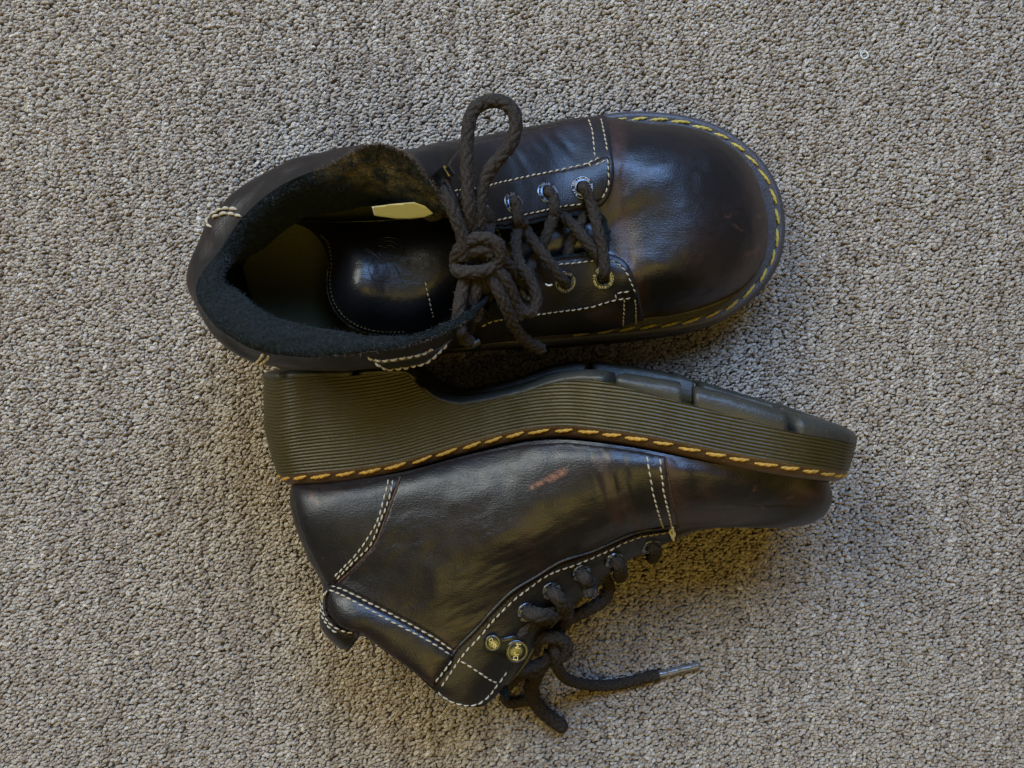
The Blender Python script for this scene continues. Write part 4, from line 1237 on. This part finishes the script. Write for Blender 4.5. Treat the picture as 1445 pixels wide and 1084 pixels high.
    # loose dark threads at the collar
    for l in ([(524,906,190),(527,914,160),(525,926,130)], [(528,905,190),(529,916,160),(526,922,120)], [(614,972,190),(613,982,170),(611,990,150)]):
        v_, f_ = tube(smooth_path([P(*q_) for q_ in l], 1.5), .8, 5); mk('loose_thread', v_, f_, M['leather_b'], rt)

    # ---- eyelets
    for px, py, r_, nn_ in ((743,864,.5,None), (778,834,1.4,None), (820,808,.2,None), (866,790,2,None), (918,771,1,None)):
        eyelet(sf, px, py, rt, rot=r_, zg=185, ro=13, ri=7)
    # ---- metal studs on their plate
    def stud(px, py, zg, rad, hgt, txt, size, rot, lift):
        c, n = sf.cast(px, py, zg); n = n + np.array([0, 0, 2.6]); n /= np.linalg.norm(n)
        Bm = basis(n, (math.cos(rot), math.sin(rot), 0)); c = c + n * lift
        prof = [(rad * .55, -2), (rad * .62, hgt * .3), (rad * .95, hgt * .42), (rad, hgt * .62), (rad * .93, hgt * .86), (rad * .8, hgt * .80), (rad * .5, hgt * .93), (.01, hgt)]
        prof = cr(np.array(prof), 22); prof[:, 0] = np.maximum(prof[:, 0], .01)
        th = np.arange(40) / 40 * 2 * math.pi
        v_ = np.array([[(r * math.cos(a), r * math.sin(a), z) for a in th] for r, z in prof]).reshape(-1, 3) @ Bm.T + c
        o = mk('lace_stud', v_, gridfaces(len(prof), 40, True), M['metal'], rt)
        lv, lf = lettering(txt, size, .5); lv = lv.copy(); lv[:, 2] += hgt * .93
        mk('lettering', lv @ Bm.T + c, lf, M['engrave'], o, smooth=False)
        return c, n
    c, n = sf.cast(712, 908, 185); n = n + np.array([0, 0, .5]); n /= np.linalg.norm(n)
    Bm = basis(n, (1, -.12, 0)); c = c + n * 2.2
    pl = smooth_path([(-25, -7), (-27, 4), (-21, 10), (-4, 9), (12, 11), (20, 6), (22, -8), (14, -15), (-6, -10), (-18, -10)], 2.0, True)
    k = len(pl); ctr = pl.mean(0)
    rows = [np.c_[pl, np.full(k, -3.)], np.c_[pl, np.full(k, .6)], np.c_[ctr + (pl - ctr) * .93, np.full(k, 1.4)], np.c_[ctr + (pl - ctr) * .5, np.full(k, 1.4)], np.c_[ctr + (pl - ctr) * .01, np.full(k, 1.4)]]
    mk('stud_plate', np.array(rows).reshape(-1, 3) @ Bm.T + c, gridfaces(5, k, True), M['metal'], rt)
    stud(695, 905, 190, 10.0, 6, "DMS", 6.8, -1.0, 2.5)
    stud(727, 914, 180, 14.5, 11, "DR M", 9.0, 1.38, 4.0)

    # ---- lace
    gl = Geo(); fz = []
    def cord(pts, r=7.6, step=.85, taper=0, pitch=12.5, ride=None):
        p = smooth_path([P(*q) for q in pts], step)
        if ride:
            n0, n1 = ride; im_ = toimg(p); s_ = np.arange(len(p)) * step; req = np.array([sf.cast(a[0], a[1], 200)[0][2] for a in im_]) + r * .95
            req = np.convolve(np.pad(req, 6, mode='edge'), np.ones(13) / 13, 'valid')
            w_ = np.ones(len(p))
            if n0: w_ *= np.clip((s_ - 3) / 11, 0, 1)
            if n1: w_ *= np.clip((s_[-1] - 3 - s_) / 11, 0, 1)
            zz = np.maximum(p[:, 2], req) ; im0 = im_.copy()
            base_ = req - r * 2.2
            zn = base_ * (1 - w_) + zz * w_
            zn = np.convolve(np.pad(zn, 3, mode='edge'), np.ones(7) / 7, 'valid')
            p = np.array([P(a[0], a[1], z) for a, z in zip(im0, zn)])
        v_, f_ = tube(p, r, 32, braid=.28, pitch=pitch, taper=taper, ns=5); gl.add(v_, f_)
        cc = np.repeat(p, 32, 0); nn = v_ - cc; nn /= np.linalg.norm(nn, axis=1, keepdims=True); fz.append((v_[::5], nn[::5])); return p
    cord([(742,863,182),(748,866,198),(760,868,202),(773,868,192),(790,864,168),(800,852,140)], r=8.6, ride=(1,0))
    cord([(777,833,188),(782,838,200),(790,846,198),(798,856,180),(800,866,150)], r=8.6, ride=(1,0))
    cord([(818,806,184),(822,812,194),(828,820,188),(834,830,160),(832,842,130)], r=8.6, ride=(1,0))
    cord([(866,789,168),(872,794,176),(876,803,164),(874,814,130)], r=8.4)
    cord([(916,768,155),(922,772,164),(925,779,150),(920,788,120)], r=8.0)
    cord([(838,806,120),(852,814,118),(859,828,116),(854,844,116),(838,856,118),(818,866,122),(800,876,126),(788,890,130),(778,908,134)], r=8.4)
    cord([(830,800,150),(846,802,150),(850,812,140),(836,824,140),(822,838,140)], r=7.6)
    cord([(722,912,176),(732,898,180),(745,884,178),(760,876,168),(774,874,158)], r=7.4)
    cord([(754,918,130),(758,904,146),(774,899,152),(792,902,148),(800,912,140),(796,924,132),(782,928,128),(766,924,126)], r=8.2)
    cord([(770,880,130),(780,894,128),(784,910,126),(772,930,126),(752,941,130),(734,945,138),(722,940,140)], r=8.0)
    cord([(730,932,140),(738,944,132),(752,948,120),(768,938,118),(778,922,120)], r=7.8)
    tail = cord([(782,905,136),(784,922,138),(786,940,120),(796,955,84),(812,963,50),(835,967,24),(862,967,13),(890,962,10),(912,956,9),(930,952,9)], r=7.6)
    cord([(760,942,112),(744,948,86),(728,957,58),(716,970,34),(712,984,20),(720,992,14),(738,990,12),(752,984,22)], r=7.2)
    end = cord([(762,938,112),(756,952,84),(750,968,58),(752,984,38),(762,1000,26),(776,1013,18),(788,1021,15),(792,1025,14)], r=10.0)
    th = np.arange(26)
    # rounded end of the lower loop
    gl_o = gl.build('lace', M['lace'], rt)
    e = end[-1]; ball = []
    for a in np.linspace(0, math.pi, 10):
        for b in np.linspace(0, 2 * math.pi, 16, endpoint=False): ball.append(e + 9.8 * np.array([math.sin(a) * math.cos(b), math.sin(a) * math.sin(b), math.cos(a)]))
    mk('lace_fold', np.array(ball), gridfaces(10, 16, True), M['lace'], gl_o)
    a_ = smooth_path([P(926,953,9), P(945,949,8.5), P(965,944,8), P(986,939,8)], 1.0)
    rr = np.full(len(a_), 5.6); rr[:3] = (6.6, 6.8, 6.2); rr = rr + .3 * np.sin(np.arange(len(a_)) * .35)
    v_, f_ = tube(a_, rr, 18)
    ag = mk('aglet', v_, f_, M['aglet'], gl_o)
    pp = np.vstack([a for a, b in fz]); nn = np.vstack([b for a, b in fz])
    hv, hf = hairs(pp, nn, 2000, 3.2, .15, jitter=.9, curl=.6)
    mk('lace_fuzz', hv, hf, M['fuzz'], gl_o, kind='stuff', smooth=False)
    return rt
boot_lying()
# =================================================================== bits lying on the carpet
def lint():
    pts = []
    for i in range(26):
        a = i * .52; r = 5.6 - i * .05
        pts.append((1219 + r * math.cos(a) + i * .08, 76 + r * 1.1 * math.sin(a) + i * .12, 7 + .15 * i))
    v_, f_ = tube(smooth_path([P(*q) for q in pts], .8), .6, 6)
    c = np.array(P(1219, 76, 6)); me_o = mk('lint_curl', v_, f_, M['lint'], None)
    me_o['label'] = 'tiny white curled thread of lint on the bare carpet'; me_o['category'] = 'lint'; del me_o['rl']
    v_, f_ = tube(smooth_path([P(1277,93,6), P(1283,94.5,7), P(1288,95,6)], .8), .6, 5)
    o = mk('straw_fibre', v_, f_, simple('straw', (.5,.36,.18), (.6,.45,.25), .7, 900), None)
    o['label'] = 'short straw coloured fibre stuck in the carpet pile'; o['category'] = 'fibre'; del o['rl']
lint()
for o in bpy.data.objects:
    if 'rl' in o: del o['rl']
